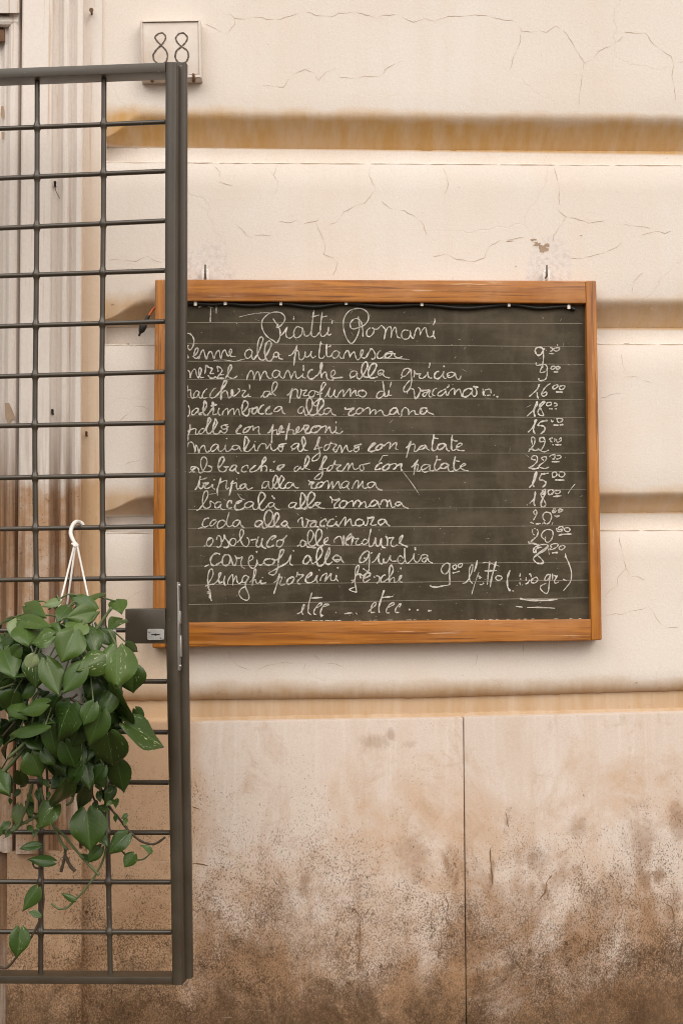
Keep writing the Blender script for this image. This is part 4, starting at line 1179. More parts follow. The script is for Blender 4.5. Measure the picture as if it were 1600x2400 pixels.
 'W': """*550,1150 450,1160 390,1220 390,1310
*360,1300 320,1240 360,1150
360,1150 470,1100 600,1075 700,1090
*700,1090 700,1150 560,1270 400,1360 330,1430
*690,1130 560,1240 420,1330
330,1430 340,1490 420,1570
*420,1570 520,1580 600,1555
600,1555 540,1460 440,1370
760,1110 850,1060 960,1060 960,1120 880,1180 790,1210 755,1195 800,1150 765,1115
1060,1110 1000,1150 1020,1210 1080,1210 1150,1150 1130,1110 1080,1100
*810,1305 890,1290 970,1290
-720,1180 740,1350"""}),
('chalk line reading funghi porcini freschi priced per hundred grams', {'O': """265,650 310,630 370,620
300,620 350,540 365,480 350,440 325,445 305,500 297,580 305,660 325,720 335,790 345,830
285,720 340,705
290,735 340,730
320,680 320,800
360,630 410,590 450,520 460,480 435,500 430,570
*430,570 445,610 480,590
*510,520 495,590 515,645
540,625 555,560 595,505 605,530 605,640
605,600 630,545 650,525 655,580 680,615 720,590
790,530 760,515 725,545 722,595 755,600 795,560 795,530 760,620 765,670 795,740 800,800 770,820 720,800 685,755 685,710 720,670 770,650
810,600 850,560 885,490 885,440 870,445 858,520 842,645
850,590 880,565 895,610 930,605
*930,605 950,570 940,600 965,615 1015,603
960,545 975,540
1105,605 1145,570 1175,490
*1175,490 1160,570 1105,745
1150,560 1190,535 1205,550 1180,610 1195,635 1250,620
*1320,545 1285,560 1265,600 1285,625 1330,600 1355,550 1320,535 1280,560
1380,540 1395,480 1390,470
*1400,505 1475,510
1475,510 1420,560 1395,590 1405,615 1435,620""",
 'Q': """*0,550 40,515 60,490 35,485 0,520 -20,560 -15,600
-15,600 40,605 85,580
*90,580 120,510 110,560 125,605
145,440 148,460
155,585 175,530 210,500 235,490 235,520 210,590
*210,590 260,530 295,490
295,490 285,540 295,575 330,575 355,540 355,510 350,550 380,590
*370,410 375,435
540,610 590,570
535,580 580,570
585,540 620,460 632,400 612,395 590,440 585,530 585,620 600,700 590,720 515,690 575,660
605,510 640,510 655,555
620,490 650,500 685,515 750,465
680,430 745,475
*690,555 760,520 770,490 730,490 690,540 685,590
685,590 710,600 770,560
810,520 825,545
840,520 880,530 880,580 845,615
960,510 930,515 905,550 900,590 930,595 980,560
*980,570 1030,500 1050,440 1025,390 1005,430 1000,520 1005,605
1005,580 1050,540 1065,560 1065,600 1095,595
1095,595 1140,550 1155,515 1130,530 1120,565 1140,595 1170,597
*1140,420 1148,440""",
 'R': """*30,355 50,370 100,375 170,360
170,360 225,350 232,320 230,230 232,130
232,140 200,130 160,160 145,200 170,240 205,230 230,180
285,150 265,160 270,190 295,185 300,155 280,145
345,135 320,145 325,175 350,165 362,140 340,130
*260,230 280,228
260,230 280,228 335,212
360,335 400,325 440,260 465,180 462,145 440,170 430,230 435,300 465,340
*512,100 500,160 480,220
-530,220 490,330 455,450
520,260 545,270 530,285 560,275
535,345 560,350 580,330
640,110 630,180 622,270 615,350
*705,110 680,200 655,300 645,375
*585,210 650,208 712,205
-565,130 600,122 660,135 740,162
745,260 715,260 700,285 720,305 750,300 765,275 745,258
*848,200 825,260 818,320 825,380 850,415
870,412 885,416
950,235 945,270
950,285 958,300
945,320 950,355
915,355 922,362
968,350 970,358
1000,345 1030,330 1045,300
1010,310 1010,275
1040,250 1050,235 1065,275
1080,280 1060,310 1070,330 1105,330 1130,300 1115,275 1085,285 1070,310
1260,245 1225,250 1200,290 1210,310 1240,290 1260,240 1245,330 1240,400 1220,440 1180,420 1155,385 1165,360 1215,335
1280,235 1280,300
1285,250 1320,265 1330,255 1300,310 1310,335 1345,320
1385,292 1425,312
1410,30 1420,75 1445,130 1470,210 1470,290 1450,340 1390,412
-1405,75 1412,45
*945,490 1010,505 1120,512 1250,508 1330,498
*1040,506 1180,510 1300,502
908,570 975,580
1020,583 1150,582 1305,590"""}),
('chalk closing line reading etcc etcc', {'S': """70,255 105,240 140,190 142,160 125,185 120,235 130,265
222,38 200,110 185,190 185,240 215,268
*205,95 330,88
270,195 315,165 320,145 290,155 250,210 240,250 265,265
340,185 390,165 385,155 345,165 315,215 310,260 340,275
310,265 320,290
462,242 472,238
*550,255 630,245
640,255 645,262
668,245 685,262
795,235 820,210 870,165 872,140 845,150 825,195 825,240 865,238
*958,12 935,80 905,180 908,248
*930,90 1050,78
1000,190 1055,160 1050,140 1010,165 980,215 985,245 1015,245
1110,190 1130,155 1110,160 1075,205 1075,240 1110,240
*1208,215 1225,208
*1288,218 1312,215
*1400,225 1440,222"""})]
LINES = []
for lab, views in INK:
    a = {k: t for k, t in views.items() if k not in 'TUVW'}; p = {k: t for k, t in views.items() if k in 'TUVW'}
    if a: LINES.append(('chalk_writing', lab, a))
    if p: LINES.append(('chalk_price', lab.replace('line reading', 'price of'), p))
for nm, lab, views in LINES:
    st = []
    for v, txt in views.items():
        ox, oy, sc_ = VW[v]
        for l in txt.strip().split('\n'):
            wd, mi = 2.65, 0
            if l[0] == '*': wd, l = 3.6, l[1:]
            elif l.startswith('-0,') or (l[0] == '-' and not l.startswith(('-60,', '-30,110', '-40,', '-15,'))): wd, mi, l = 1.7, 1, l[1:]
            q = [(ox + a * sc_, oy + c * sc_) for a, c in pts(l)]
            st.append((min(p[0] for p in q), max(p[0] for p in q), q, wd, mi))
    st.sort(key=lambda t: t[0])
    words_ = []
    for t in st:                                   # strokes that run on from each other make one word
        if words_ and t[0] - words_[-1][0] < 6.5: words_[-1][1].append(t); words_[-1][0] = max(words_[-1][0], t[1])
        else: words_.append([t[1], [t]])
    ln = bpy.data.objects.new('menu_line' if nm == 'chalk_writing' else 'menu_price', None); ln.empty_display_size = 0.03; col.objects.link(ln)
    ln.location = P(st[0][0], st[0][2][0][1], YB); ln['label'] = lab; ln.parent = board; ln.matrix_parent_inverse = board.matrix_basis.inverted()
    for _, ss in words_:
        bm = bmesh.new()
        for _, _, q, wd, mi in ss: ribbon(bm, q, wd, bmp, 5, 0.28, mi)
        for f in bm.faces:
            f.normal_update()
            if f.normal.y > 0: f.normal_flip()
        o = bpy.data.objects.new('chalk_word' if nm == 'chalk_writing' else 'chalk_figures', bpy.data.meshes.new('chalk')); bm.to_mesh(o.data); bm.free()
        o.data.materials.append(M_chalk); o.data.materials.append(M_faint); col.objects.link(o)
        o.parent = ln; o.matrix_parent_inverse = (board.matrix_basis @ board.matrix_basis.inverted() @ ln.matrix_basis).inverted()
bm = bmesh.new(); q = [(380, 690), (1384, 695), (1396, 1470), (375, 1480)]
prism(bm, [P(x_, y_, YB) for x_, y_ in q], [P(x_, y_, YB) + Vector((0, 0.008, 0)) for x_, y_ in q])
r2 = random.Random(3)         # chalk dust specks, small scratches and drips
for k in range(260):
    x_ = r2.uniform(440, 1370); y_ = r2.uniform(722, 1445); a = r2.uniform(0, 6.28); ln = r2.choice([1.2, 1.2, 1.5, 2.2, 6, 12]) * r2.uniform(0.7, 1.3)
    ribbon(bm, [(x_, y_), (x_ + math.cos(a) * ln, y_ + math.sin(a) * ln)], r2.uniform(0.7, 1.5) if ln < 3 else 0.6, bmp, 2, 0.3, 1, True, 0.0005)
for l in ("494,720 493,755", "507,717 507,735", "500,722 480,716 465,720"):
    ribbon(bm, pts(l), 3.0, bmp, 3, 0.4, 1)
for k in range(40):
    x_ = r2.uniform(700, 1384); ribbon(bm, [(x_, 1456.5 - (x_ - 440) * 0.0069), (x_ + r2.uniform(3, 14), 1456.2 - (x_ - 440) * 0.0069)], 1.2, bmp, 2, 0.4, 1)
for f in bm.faces:
    f.normal_update()
    if f.material_index == 1 and f.normal.y > 0: f.normal_flip()
link_mesh('writing_panel', bm, [M_board, M_faint], board)
for px in (481, 1280):                          # white hanging lugs screwed to the back of the top rail
    bm = bmesh.new(); y0 = 634 if px < 900 else 637
    for dx in (-5.6, 5.6):
        prism(bm, [P(px + dx + a, y_, -0.012) for a, y_ in ((-2.5, y0), (2.5, y0), (2.5, 668), (-2.5, 668))], [P(px + dx + a, y_, -0.012) + Vector((0, 0.004, 0)) for a, y_ in ((-2.5, y0), (2.5, y0), (2.5, 668), (-2.5, 668))], 0.0008, 1)
    prism(bm, [P(px + a, y_, -0.0122) for a, y_ in ((-7.4, y0 - 4), (7.4, y0 - 4), (7.7, y0 + 1), (-7.7, y0 + 1))], [P(px + a, y_, -0.0122) + Vector((0, 0.004, 0)) for a, y_ in ((-7.4, y0 - 4), (7.4, y0 - 4), (7.7, y0 + 1), (-7.7, y0 + 1))], 0.0008, 1)
    link_mesh('hanging_lug', bm, M_lug, board, True, 40)

# wall hooks that carry the board
for px, y0, lab in ((481, 621, 'thin grey wall hook nearest the gate holding up the chalkboard'), (1280, 622, 'thin grey wall hook above the right end of the chalkboard')):
    bm = bmesh.new()
    top = P(px, y0, -0.024)
    p = [Vector((top.x, 0.01, top.z - 0.026)), Vector((top.x, -0.020, top.z - 0.026)), Vector((top.x, -0.0255, top.z - 0.022)), Vector((top.x, -0.0265, top.z - 0.012)), Vector((top.x + 0.0003, -0.0265, top.z))]
    tube(bm, crom(p, 4), 0.0024, 10)
    tag(link_mesh('wall_hook', bm, mk_simple('hook_iron', (0.22, 0.19, 0.165), 0.5, 0.5) if px < 900 else bpy.data.materials['hook_iron'], None, True, 60), lab, 'hook', 'hooks carrying the chalkboard')

# cable along the top of the panel
cab = thing('cable', 'thin black cable in white clips sagging under the top of the chalkboard', 'cable', P(900, 716, YB))
bm = bmesh.new()
cp = [(392, 709), (440, 710), (500, 714), (528, 711), (590, 716), (658, 711), (735, 719), (811, 711), (900, 718), (988, 714), (1090, 722), (1192, 714), (1262, 722), (1322, 718), (1347, 726)]
tube(bm, crom([P(x_, y_, YB - 0.006) for x_, y_ in cp], 6), 0.0042, 8)
link_mesh('cord', bm, M_dark, cab, True)
for x_, y_ in ((458, 711), (528, 709.5), (658, 710), (811, 709), (988, 712), (1192, 713), (1332, 719)):
    bm = bmesh.new()
    q = [(x_ - 3.3, y_ - 5), (x_ + 3.3, y_ - 5), (x_ + 3.6, y_ + 5.5), (x_ - 3.4, y_ + 5.5)]
    prism(bm, [P(a, c, YB - 0.012) for a, c in q], [P(a, c, YB - 0.001) for a, c in q], 0.0010, 2)
    link_mesh('cable_clip', bm, M_clip, cab, True, 40)
lead = thing('power_lead', 'black plug on an orange lead poking out behind the chalkboard edge', 'plug', P(340, 760, -0.03))
def VV(l, ox=0, oy=500, s=.31888): return [(ox + a * s, oy + c * s) for a, c in pts(l)]
bm = bmesh.new()
tube(bm, crom([P(x_, y_, -0.030) for x_, y_ in VV("1200,620 1150,680 1120,715 1085,768")], 4), 0.0032, 8)
link_mesh('orange_lead', bm, M_orange, lead, True)
bm = bmesh.new()
pp = [P(x_, y_, -0.030) for x_, y_ in VV("1098,748 1085,768 1075,785 1064,805 1058,815 1054,830 1042,860 1034,872 1030,882 1022,902")]
tube(bm, pp, [0.0030, 0.0042, 0.0042, 0.0048, 0.0078, 0.0085, 0.0075, 0.005, 0.0026, 0.0024], 12)
link_mesh('plug_body', bm, M_dark, lead, True, 50)

# nails and screws left in the door surround
for (px, py, d, lab) in ((216, 33, -0.010, 'rusty nail high in the flat band above the gate'), (204, 1021, -0.010, 'bent rusty hook in the ochre band behind the gate grid'), (131, 438, -0.036, 'black bent nail with a wire tail in the fluted stone'), (125, 970, -0.040, 'small black screw head in the fluted stone below the middle')):
    bm = bmesh.new(); p = P(px, py, d)
    tube(bm, [p + Vector((0, 0.004, 0)), p + Vector((0, -0.010, 0.001)), p + Vector((0.001, -0.018, 0.005 if py != 33 else 0.001)), p + Vector((0.001, -0.020, 0.007 if py != 33 else 0.001))], [0.0026, 0.0026, 0.0030, 0.0030], 8)
    if py == 438:
        tube(bm, crom([p + Vector((0, -0.012, -0.002)), p + Vector((0.002, -0.010, -0.012)), p + Vector((0.010, -0.004, -0.028))], 4), 0.0007, 6)
    if py == 33:
        tube(bm, [p + Vector((0.001, -0.020, 0.001)), p + Vector((0.001, -0.023, 0.001))], 0.0050, 10)
    tag(link_mesh('nail', bm, M_rust if py not in (438, 970) else M_dark, None, True, 50), lab, 'nail', 'nails left in the door surround')

# ------------------------------------------------------------------ gate
gate = thing('grille_gate', 'brown painted steel grille gate with square bars frame standing open before the wall', 'gate', Vector((PG(100, 2300).x, PG(100, 2300).y, PG(100, 2300).z)))
gate['label'] = 'brown painted steel gate with a grid of round bars swung open before the wall'
def gprism(q, name, off=0.0, depth=0.05, bev=0.0018, mat=None):
    bm = bmesh.new()
    f = [PG(x_, y_, off) for x_, y_ in q]; bk = [v - GN * depth for v in f]
    prism(bm, f, bk, bev, 2)
    return link_mesh(name, bm, mat or M_gate, gate, True, 40)
DEP = 0.048
GL = -270                                        # gate carries on past the left edge of the view
gprism([(GL, 170.5), (387.6, 145.8), (387.8, 168.6), (GL, 194.0)], 'top_rail', 0, DEP)
gprism([(GL, 2286), (403, 2290.5), (404, 2308.5), (GL, 2304)], 'bottom_rail', 0, DEP)
# latch post: a gently bowed hollow section made of short lengths, one mesh
def gcol(xl, xr, y0, y1, name, off, depth, n=14, bev=0.0):
    bm = bmesh.new(); rings = []
    for k in range(n + 1):
        y_ = y0 + (y1 - y0) * k / n
        a, c = PG(xl(y_), y_, off), PG(xr(y_), y_, off)
        b_ = 0.0016; u = (c - a).normalized()
        rings.append([bm.verts.new(v) for v in (a + u * b_, c - u * b_, c - GN * b_, c - GN * depth, a - GN * depth, a - GN * b_)])
    for r0, r1 in zip(rings, rings[1:]):
        for i in range(6): bm.faces.new([r0[i], r0[(i + 1) % 6], r1[(i + 1) % 6], r1[i]])
    bm.faces.new(rings[0]); bm.faces.new(rings[-1][::-1])
    bmesh.ops.recalc_face_normals(bm, faces=bm.faces)
    return link_mesh(name, bm, M_gate, gate, True, 50)
def interp(tab):
    def f(y_):
        for (a, va), (c, vc) in zip(tab, tab[1:]):
            if y_ <= c or (c, vc) == tab[-1]: return va + (vc - va) * (y_ - a) / (c - a)
    return f
xl = interp([(146, 388.2), (600, 386.5), (900, 385.5), (1150, 386.3), (1400, 388.2), (1600, 391), (1800, 395), (2000, 399), (2310, 404)])
xr = interp([(146, 413.5), (600, 411.8), (900, 411.0), (1150, 412), (1400, 413.8), (1600, 416), (1800, 419.5), (2000, 422.5), (2310, 427)])
gcol(xl, xr, 145.5, 2309, 'latch_post', 0.0, 0.050)
fl = interp([(146, 417), (600, 415.5), (900, 415), (1150, 416), (1400, 418), (1600, 420), (1800, 423), (2000, 426), (2310, 431)])
frr = interp([(146, 436), (600, 435.6), (900, 435.2), (1150, 436), (1400, 438), (1600, 440), (1800, 443), (2000, 446), (2310, 449.5)])
def flx(y_): return fl(y_) - 10
gcol(flx, frr, 146, 2294, 'stop_strip', -0.030, 0.016)
# left (hinge) post, outside the view
gprism([(GL - 28, 168), (GL, 170), (GL, 2306), (GL - 28, 2306)], 'hinge_post', 0, 0.050)
BY = -0.024                                       # bars sit mid-depth
hb = [(301.5, 286), (418, 401), (535, 517.5), (647, 634), (765, 753.5), (882.5, 871.5), (998.5, 991), (1120, 1113), (1240, 1233.5), (1359.5, 1354.5), (1478, 1476.5), (1597, 1597), (1713, 1716), (1831, 1834), (1950, 1951.5), (2066.5, 2067.2), (2183.7, 2184.6)]
for l, r in hb:
    bm = bmesh.new()
    sl = (r - l) / 388.0
    xe = xl((l + r) / 2) - 0.3 if not (1470 < l < 1480) else 296
    a = PG(GL, l + sl * GL, BY); c = PG(xe, l + sl * xe, BY)
    tube(bm, [a.lerp(c, k / 6) for k in range(7)], 0.0052, 12)
    link_mesh('horizontal_bar', bm, M_bar, gate, True, 50)
vb = [interp([(150, 88), (500, 87.5), (750, 85), (900, 83), (1050, 82.3), (1200, 83.5), (1400, 86.5), (1700, 92), (1990, 97), (2300, 96)]),
      interp([(150, 244.5), (500, 243), (750, 240.5), (900, 239), (1050, 239.5), (1200, 241), (1400, 242.5), (1700, 248), (1990, 253.5), (2300, 259.5)]),
      (lambda y_: -70 + (0 if y_ < 1400 else (y_ - 1400) * 0.012)), (lambda y_: -170)]
for f in vb:
    bm = bmesh.new(); ys = []
    xm = f(1000)
    crossings = [l + (r - l) * xm / 388.0 for l, r in hb]
    for y_ in range(175, 2296, 20): ys.append((y_, 0.0056))
    for c in crossings:
        ys = [t for t in ys if abs(t[0] - c) > 16]
        ys += [(c - 13, 0.0056), (c - 8, 0.0066), (c - 4, 0.0084), (c, 0.0090), (c + 4, 0.0084), (c + 8, 0.0066), (c + 13, 0.0056)]
    ys.sort()
    tube(bm, [PG(f(y_), y_, BY) for y_, _ in ys], [q_[1] for q_ in ys], 14)
    link_mesh('vertical_bar', bm, M_bar, gate, True, 50)
lock = gprism([(293.5, 1427), (387.5, 1426.5), (389.5, 1508.5), (293.5, 1508.5)], 'lock_case', 0.0015, 0.046, 0.0022)
def rrect(x0, y0, x1, y1, r, n=5):
    o = []
    for cx, cy, a0 in ((x1 - r, y0 + r, -90), (x1 - r, y1 - r, 0), (x0 + r, y1 - r, 90), (x0 + r, y0 + r, 180)):
        for k in range(n + 1):
            a = R(a0 + 90 * k / n); o.append((cx + math.cos(a) * r, cy + math.sin(a) * r))
    return o
bm = bmesh.new(); q = rrect(345, 1474, 385, 1500.5, 4.5)
prism(bm, [PG(x_, y_, 0.0045) for x_, y_ in q], [PG(x_, y_, 0.0016) for x_, y_ in q], 0.0006, 1)
esc = link_mesh('keyhole_plate', bm, M_key, lock, True, 40)
bm = bmesh.new()
q = [(355, 1486.2), (362, 1486), (365, 1484.5), (368, 1486), (375, 1486.2), (375, 1488.2), (368, 1488.4), (365, 1490), (362, 1488.4), (355, 1488.2)]
prism(bm, [PG(x_, y_, 0.0049) for x_, y_ in q], [PG(x_, y_, 0.0044) for x_, y_ in q])
for sx_, sy_ in ((350.3, 1480), (379.5, 1495)):
    for k in range(2):
        a0 = 0.6 + k * 1.57
        q = [(sx_ + math.cos(a0 + t * 0.35) * (3.0 if t < 9 else 2.2), sy_ + math.sin(a0 + t * 0.35) * 3.0) for t in range(5)]
        ribbon(bm, q, 0.9, lambda px, py, off: PG(px, py, 0.0045 + off), 3, 0.2)
link_mesh('keyhole', bm, M_dark, lock)
# lock faceplate on the edge of the latch post
bm = bmesh.new()
def side(y_, back, out): return PG(xr(y_), y_, 0.0) - GN * back + GU * out
f = [side(1364, 0.0045, 0.003), side(1364, 0.022, 0.003), side(1572, 0.022, 0.003), side(1572, 0.0045, 0.003)]
bk = [side(1364, 0.0045, -0.001), side(1364, 0.022, -0.001), side(1572, 0.022, -0.001), side(1572, 0.0045, -0.001)]
prism(bm, f, bk, 0.0006, 1)
link_mesh('lock_faceplate', bm, M_steel, gate, True, 40)
bm = bmesh.new()
for y_ in (1372, 1562):
    p = side(y_, 0.013, 0.003); tube(bm, [p, p + GU * 0.0022], 0.004, 10)
    link_mesh('screw', bm, M_steel, gate, True, 40); bm = bmesh.new()
prism(bm, [side(1432, 0.008, 0.006), side(1432, 0.018, 0.006), side(1462, 0.018, 0.006), side(1462, 0.008, 0.006)], [side(1432, 0.008, 0.0028), side(1432, 0.018, 0.0028), side(1462, 0.018, 0.0028), side(1462, 0.008, 0.0028)], 0.0008, 1)
link_mesh('latch_bolt', bm, M_steel, gate, True, 40); bm = bmesh.new()
prism(bm, [side(1490, 0.008, 0.007), side(1490, 0.018, 0.007), side(1540, 0.018, 0.007), side(1540, 0.008, 0.007)], [side(1490, 0.008, 0.0028), side(1490, 0.018, 0.0028), side(1540, 0.018, 0.0028), side(1540, 0.008, 0.0028)], 0.0008, 1)
link_mesh('latch_bolt', bm, M_steel, gate, True, 40)

# ------------------------------------------------------------------ hanging plant
PO = 0.095                                        # pot axis, in front of the gate plane
plant = thing('hanging_plant', 'lush trailing green pothos in a white hanging pot hooked on the gate', 'plant', PG(165, 1660, PO))
pc = PG(160, 1560, PO); zt, zb = PG(160, 1478, PO).z, PG(160, 1662, PO).z
bm = bmesh.new()
prof = [(0.058, zb), (0.066, zb + 0.004), (0.074, zb + 0.05), (0.083, zb + 0.12), (0.090, zt - 0.012), (0.095, zt - 0.010), (0.096, zt), (0.088, zt), (0.085, zt - 0.02)]
ringsv = []
for r_, z_ in prof:
    ringsv.append([bm.verts.new((pc.x + math.cos(2 * math.pi * k / 40) * r_, pc.y + math.sin(2 * math.pi * k / 40) * r_, z_)) for k in range(40)])
for a, c in zip(ringsv, ringsv[1:]):
    for k in range(40): bm.faces.new([a[k], a[(k + 1) % 40], c[(k + 1) % 40], c[k]])
bm.faces.new(ringsv[0][::-1])
pot = link_mesh('pot', bm, M_white, plant, True, 40)
bm = bmesh.new()
v = [bm.verts.new((pc.x + math.cos(2 * math.pi * k / 32) * 0.0845, pc.y + math.sin(2 * math.pi * k / 32) * 0.0845, zt - 0.014)) for k in range(32)]; bm.faces.new(v)
link_mesh('soil', bm, M_soil, pot)
def V5(l, oy=1000): return [(a * .31888, oy + c * .31888) for a, c in pts(l)]
bm = bmesh.new()
hk = V5("612,728 606,714 580,700 555,703 532,733 521,780 535,825 560,872")
hoff = [-0.034, -0.034, -0.028, -0.006, 0.004, 0.010, 0.022, 0.034]
tube(bm, crom([PG(x_, y_, o_) for (x_, y_), o_ in zip(hk, hoff)], 5), [0.0036] + [0.0043] * 30 + [0.0040] * 5, 12)
hb_ = PG(178, 1277, 0.034)
tube(bm, [PG(181, 1273, 0.033), PG(174.5, 1281, 0.036)], [0.0045, 0.0052], 12); tube(bm, [PG(168, 1274, 0.034), PG(184, 1280, 0.036)], [0.002, 0.0035], 8)
link_mesh('hanger_hook', bm, M_white, plant, True, 60)
for (a0, e, eo) in (((174, 1281), (128, 1470), 0.135), ((177, 1281), (150, 1475), 0.03), ((182, 1281), (222, 1470), 0.125)):
    bm = bmesh.new()
    tube(bm, [PG(*a0, 0.036), PG(*e, eo)], 0.0022, 8)
    link_mesh('hanger_wire', bm, M_white, plant, True)

WPROF = [(0.0, .34), (0.06, .60), (0.14, .82), (0.25, .97), (0.34, 1.0), (0.46, .95), (0.58, .81), (0.70, .60), (0.81, .38), (0.90, .20), (0.96, .085), (1.0, .012)]
def leaf(bm, uvl, tl, B, T, wid, nrm, roll, fold, bend, tone, var, pale, wave=0.0, ph=0.0):
    e1 = (T - B); Ln = e1.length; e1.normalize()
    n = (nrm - e1 * nrm.dot(e1)).normalized(); n = Matrix.Rotation(roll, 3, e1) @ n; e2 = e1.cross(n).normalized()
    skew = r3.uniform(-0.08, 0.08); pw = r3.uniform(0.86, 1.12); curl = r3.choice([0, 0, 0.08, 0.14, -0.06])
    TS = [-1, -0.72, -0.42, -0.16, 0, 0.16, 0.42, 0.72, 1]
    vs = []
    for s, wv in WPROF:
        row = []
        for t in TS:
            lobe = -0.17 * Ln * math.sin(min(abs(t), 1) * 2.3) * (1 - s) ** 3
            x = t * wv * wid / 2 * (1 + skew * t); s_ = s ** pw if s > 0.3 else s * (0.3 ** pw / 0.3)
            h = fold * abs(x) - 0.35 * abs(t) ** 3 * wid * 0.25 + wave * wid * math.sin(s * 9 + ph + (2 if t > 0 else 0)) * abs(t) ** 2
            h += bend * Ln * (0.25 - (s - 0.5) ** 2) - 0.0
            h -= curl * Ln * max(0.0, s - 0.55) ** 2 * 2.2
            p = B + e1 * (s_ * Ln + lobe) + e2 * (x + skew * 0.5 * wid * s * s) + n * h
            row.append((bm.verts.new(p), s, (t + 1) / 2))
        vs.append(row)
    for a, c in zip(vs, vs[1:]):
        for i in range(len(TS) - 1):
            q = [a[i], a[i + 1], c[i + 1], c[i]]
            f = bm.faces.new([k[0] for k in q])
            for lp, k in zip(f.loops, q):
                lp[uvl].uv = (k[1], k[2]); lp[tl] = (tone, var, pale, 1)
def depth_at(px, py):                              # how far foliage swells out in front of the gate
    dx = (px - 155) / 175.0; dy = (py - 1560) / (190.0 if py < 1560 else 330.0)
    q = max(0.0, 1 - dx * dx - dy * dy)
    return 0.035 + 0.195 * math.sqrt(q)
# traced leaves: base x,y  tip x,y  width (tracing px)  tone 0-1  variegation 0-1  pale 0-1  lift
LV1 = """435,180 310,225 72 .8 0 .7 0
650,172 778,126 88 .5 0 0 0
690,235 505,135 95 .5 .2 0 0
850,185 893,272 120 .6 .1 0 1
500,232 425,340 98 .35 0 0 1
695,262 490,305 118 .65 .2 0 2
190,222 320,300 120 .6 0 .2 1
150,325 392,385 112 .65 0 .1 2
125,328 82,450 100 .8 0 .8 3
185,362 215,515 180 .55 .2 0 2
385,440 238,500 140 .6 .5 0 3
360,385 455,425 95 .7 .1 .4 1
555,345 492,418 95 .75 0 .5 1
620,358 542,442 100 .75 0 .6 2
545,415 448,632 190 .55 .1 0 3
655,398 705,590 155 .25 .3 0 1
770,605 565,695 160 .45 .8 0 3
862,540 850,828 240 .7 .5 .15 5
900,325 800,405 112 .25 .5 0 1
755,410 862,520 100 .2 .2 0 1
30,552 110,755 190 .6 .1 .1 3
272,598 258,828 180 .25 .7 .1 2
250,588 205,702 90 .9 0 1 3
345,630 432,882 150 .45 .1 0 3
608,662 465,866 140 .5 .1 0 3
965,672 985,862 185 .35 .6 0 3
835,850 748,1062 118 .3 .1 0 2
852,842 988,1162 165 .45 .1 .1 4
925,1085 1206,1248 215 .35 .9 0 3
690,940 612,1098 118 .35 .3 0 3
745,1005 655,1258 165 .3 .1 0 3
515,955 425,1216 215 .12 .4 0 2
335,942 135,1005 118 .6 .3 0 3
70,928 200,1060 110 .6 0 .1 2
336,1095 48,1152 150 .55 0 0 3
795,1170 830,1408 210 .2 .4 0 2
865,1375 915,1592 152 .15 0 0 2
765,1398 695,1502 98 .12 0 0 1
235,1312 310,1478 178 .3 .2 0 3
215,1188 312,1278 98 .2 0 0 1
105,862 65,1012 140 .2 .1 0 2
128,1178 15,1325 110 .25 .2 0 2
150,1440 185,1548 95 .3 0 0 1
-20,1475 92,1590 130 .5 .1 0 3
82,318 -10,375 66 .15 0 0 0
105,448 -20,525 95 .3 0 0 1
150,525 85,605 95 .6 0 .3 1
195,742 0,790 75 .3 .4 0 2
325,1285 412,1398 98 .12 .2 0 1
595,1395 500,1535 125 .08 .1 0 1
360,1090 420,1350 130 .12 0 0 1
480,1230 560,1420 150 .06 0 0 0
240,820 150,900 100 .2 0 0 0
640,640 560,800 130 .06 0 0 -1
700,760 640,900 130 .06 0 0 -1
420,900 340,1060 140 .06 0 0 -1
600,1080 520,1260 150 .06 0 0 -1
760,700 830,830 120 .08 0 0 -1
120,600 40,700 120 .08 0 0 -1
940,500 1015,560 60 .3 0 0 0
840,1010 905,1100 90 .1 0 0 -1
1000,980 1065,1060 70 .2 0 0 0"""
LV2 = """485,252 368,432 158 .4 .4 0 2
410,432 280,598 170 .65 .7 .1 3
640,482 662,772 232 .28 .25 0 3
935,645 800,788 122 .25 .4 0 2
722,655 798,745 72 .2 0 0 1
985,795 918,890 88 .4 .4 0 1
290,728 143,748 66 .25 .1 0 1
390,845 203,828 82 .15 0 0 1
270,1045 162,1208 104 .35 .2 0 1
296,1245 210,1213 46 .3 .3 0 1
150,1345 128,1552 142 .35 .5 0 1
552,1128 450,1076 42 .3 .4 0 1
1112,772 1033,718 44 .5 .5 0 0
742,742 648,855 82 .2 0 0 1
142,435 118,585 82 .8 .2 .6 1
655,295 575,452 95 .08 0 0 0
835,295 770,432 72 .12 0 0 0
70,560 10,620 50 .6 .2 0 0
200,400 250,455 55 .15 0 0 0
600,800 680,850 50 .12 0 0 0
40,560 5,660 40 .5 .3 0 0"""
bm = bmesh.new(); uvl = bm.loops.layers.uv.new('UVMap'); tl = bm.loops.layers.float_color.new('tone')
r3 = random.Random(11); petio = []
def add_leaf(x0, y0, x1, y1, wd, tone, var, pale, lift):
    d0 = depth_at(x0, y0) + lift * 0.011; d1 = depth_at(x1, y1) + lift * 0.011 + 0.006
    B, T = PG(x0, y0, d0), PG(x0 + (x1 - x0) * 1.01, y0 + (y1 - y0) * 1.01, d1)
    view = (CAM_LOC - (B + T) / 2).normalized()
    nrm = (view * 1.0 + Vector((0, 0, 0.42)) + Vector((r3.uniform(-.35, .35), 0, r3.uniform(-.15, .2)))).normalized()
    roll = r3.uniform(-0.28, 0.28)
    leaf(bm, uvl, tl, B, T, wd / 1080.0 * 1.10, nrm, roll, r3.uniform(-0.08, -0.38) * -1.0 * r3.choice([1, 1, -0.6]), r3.uniform(0.05, 0.35), tone, var, pale, r3.uniform(0.01, .06), r3.uniform(0, 6))
    petio.append((B, x0, y0, tone))
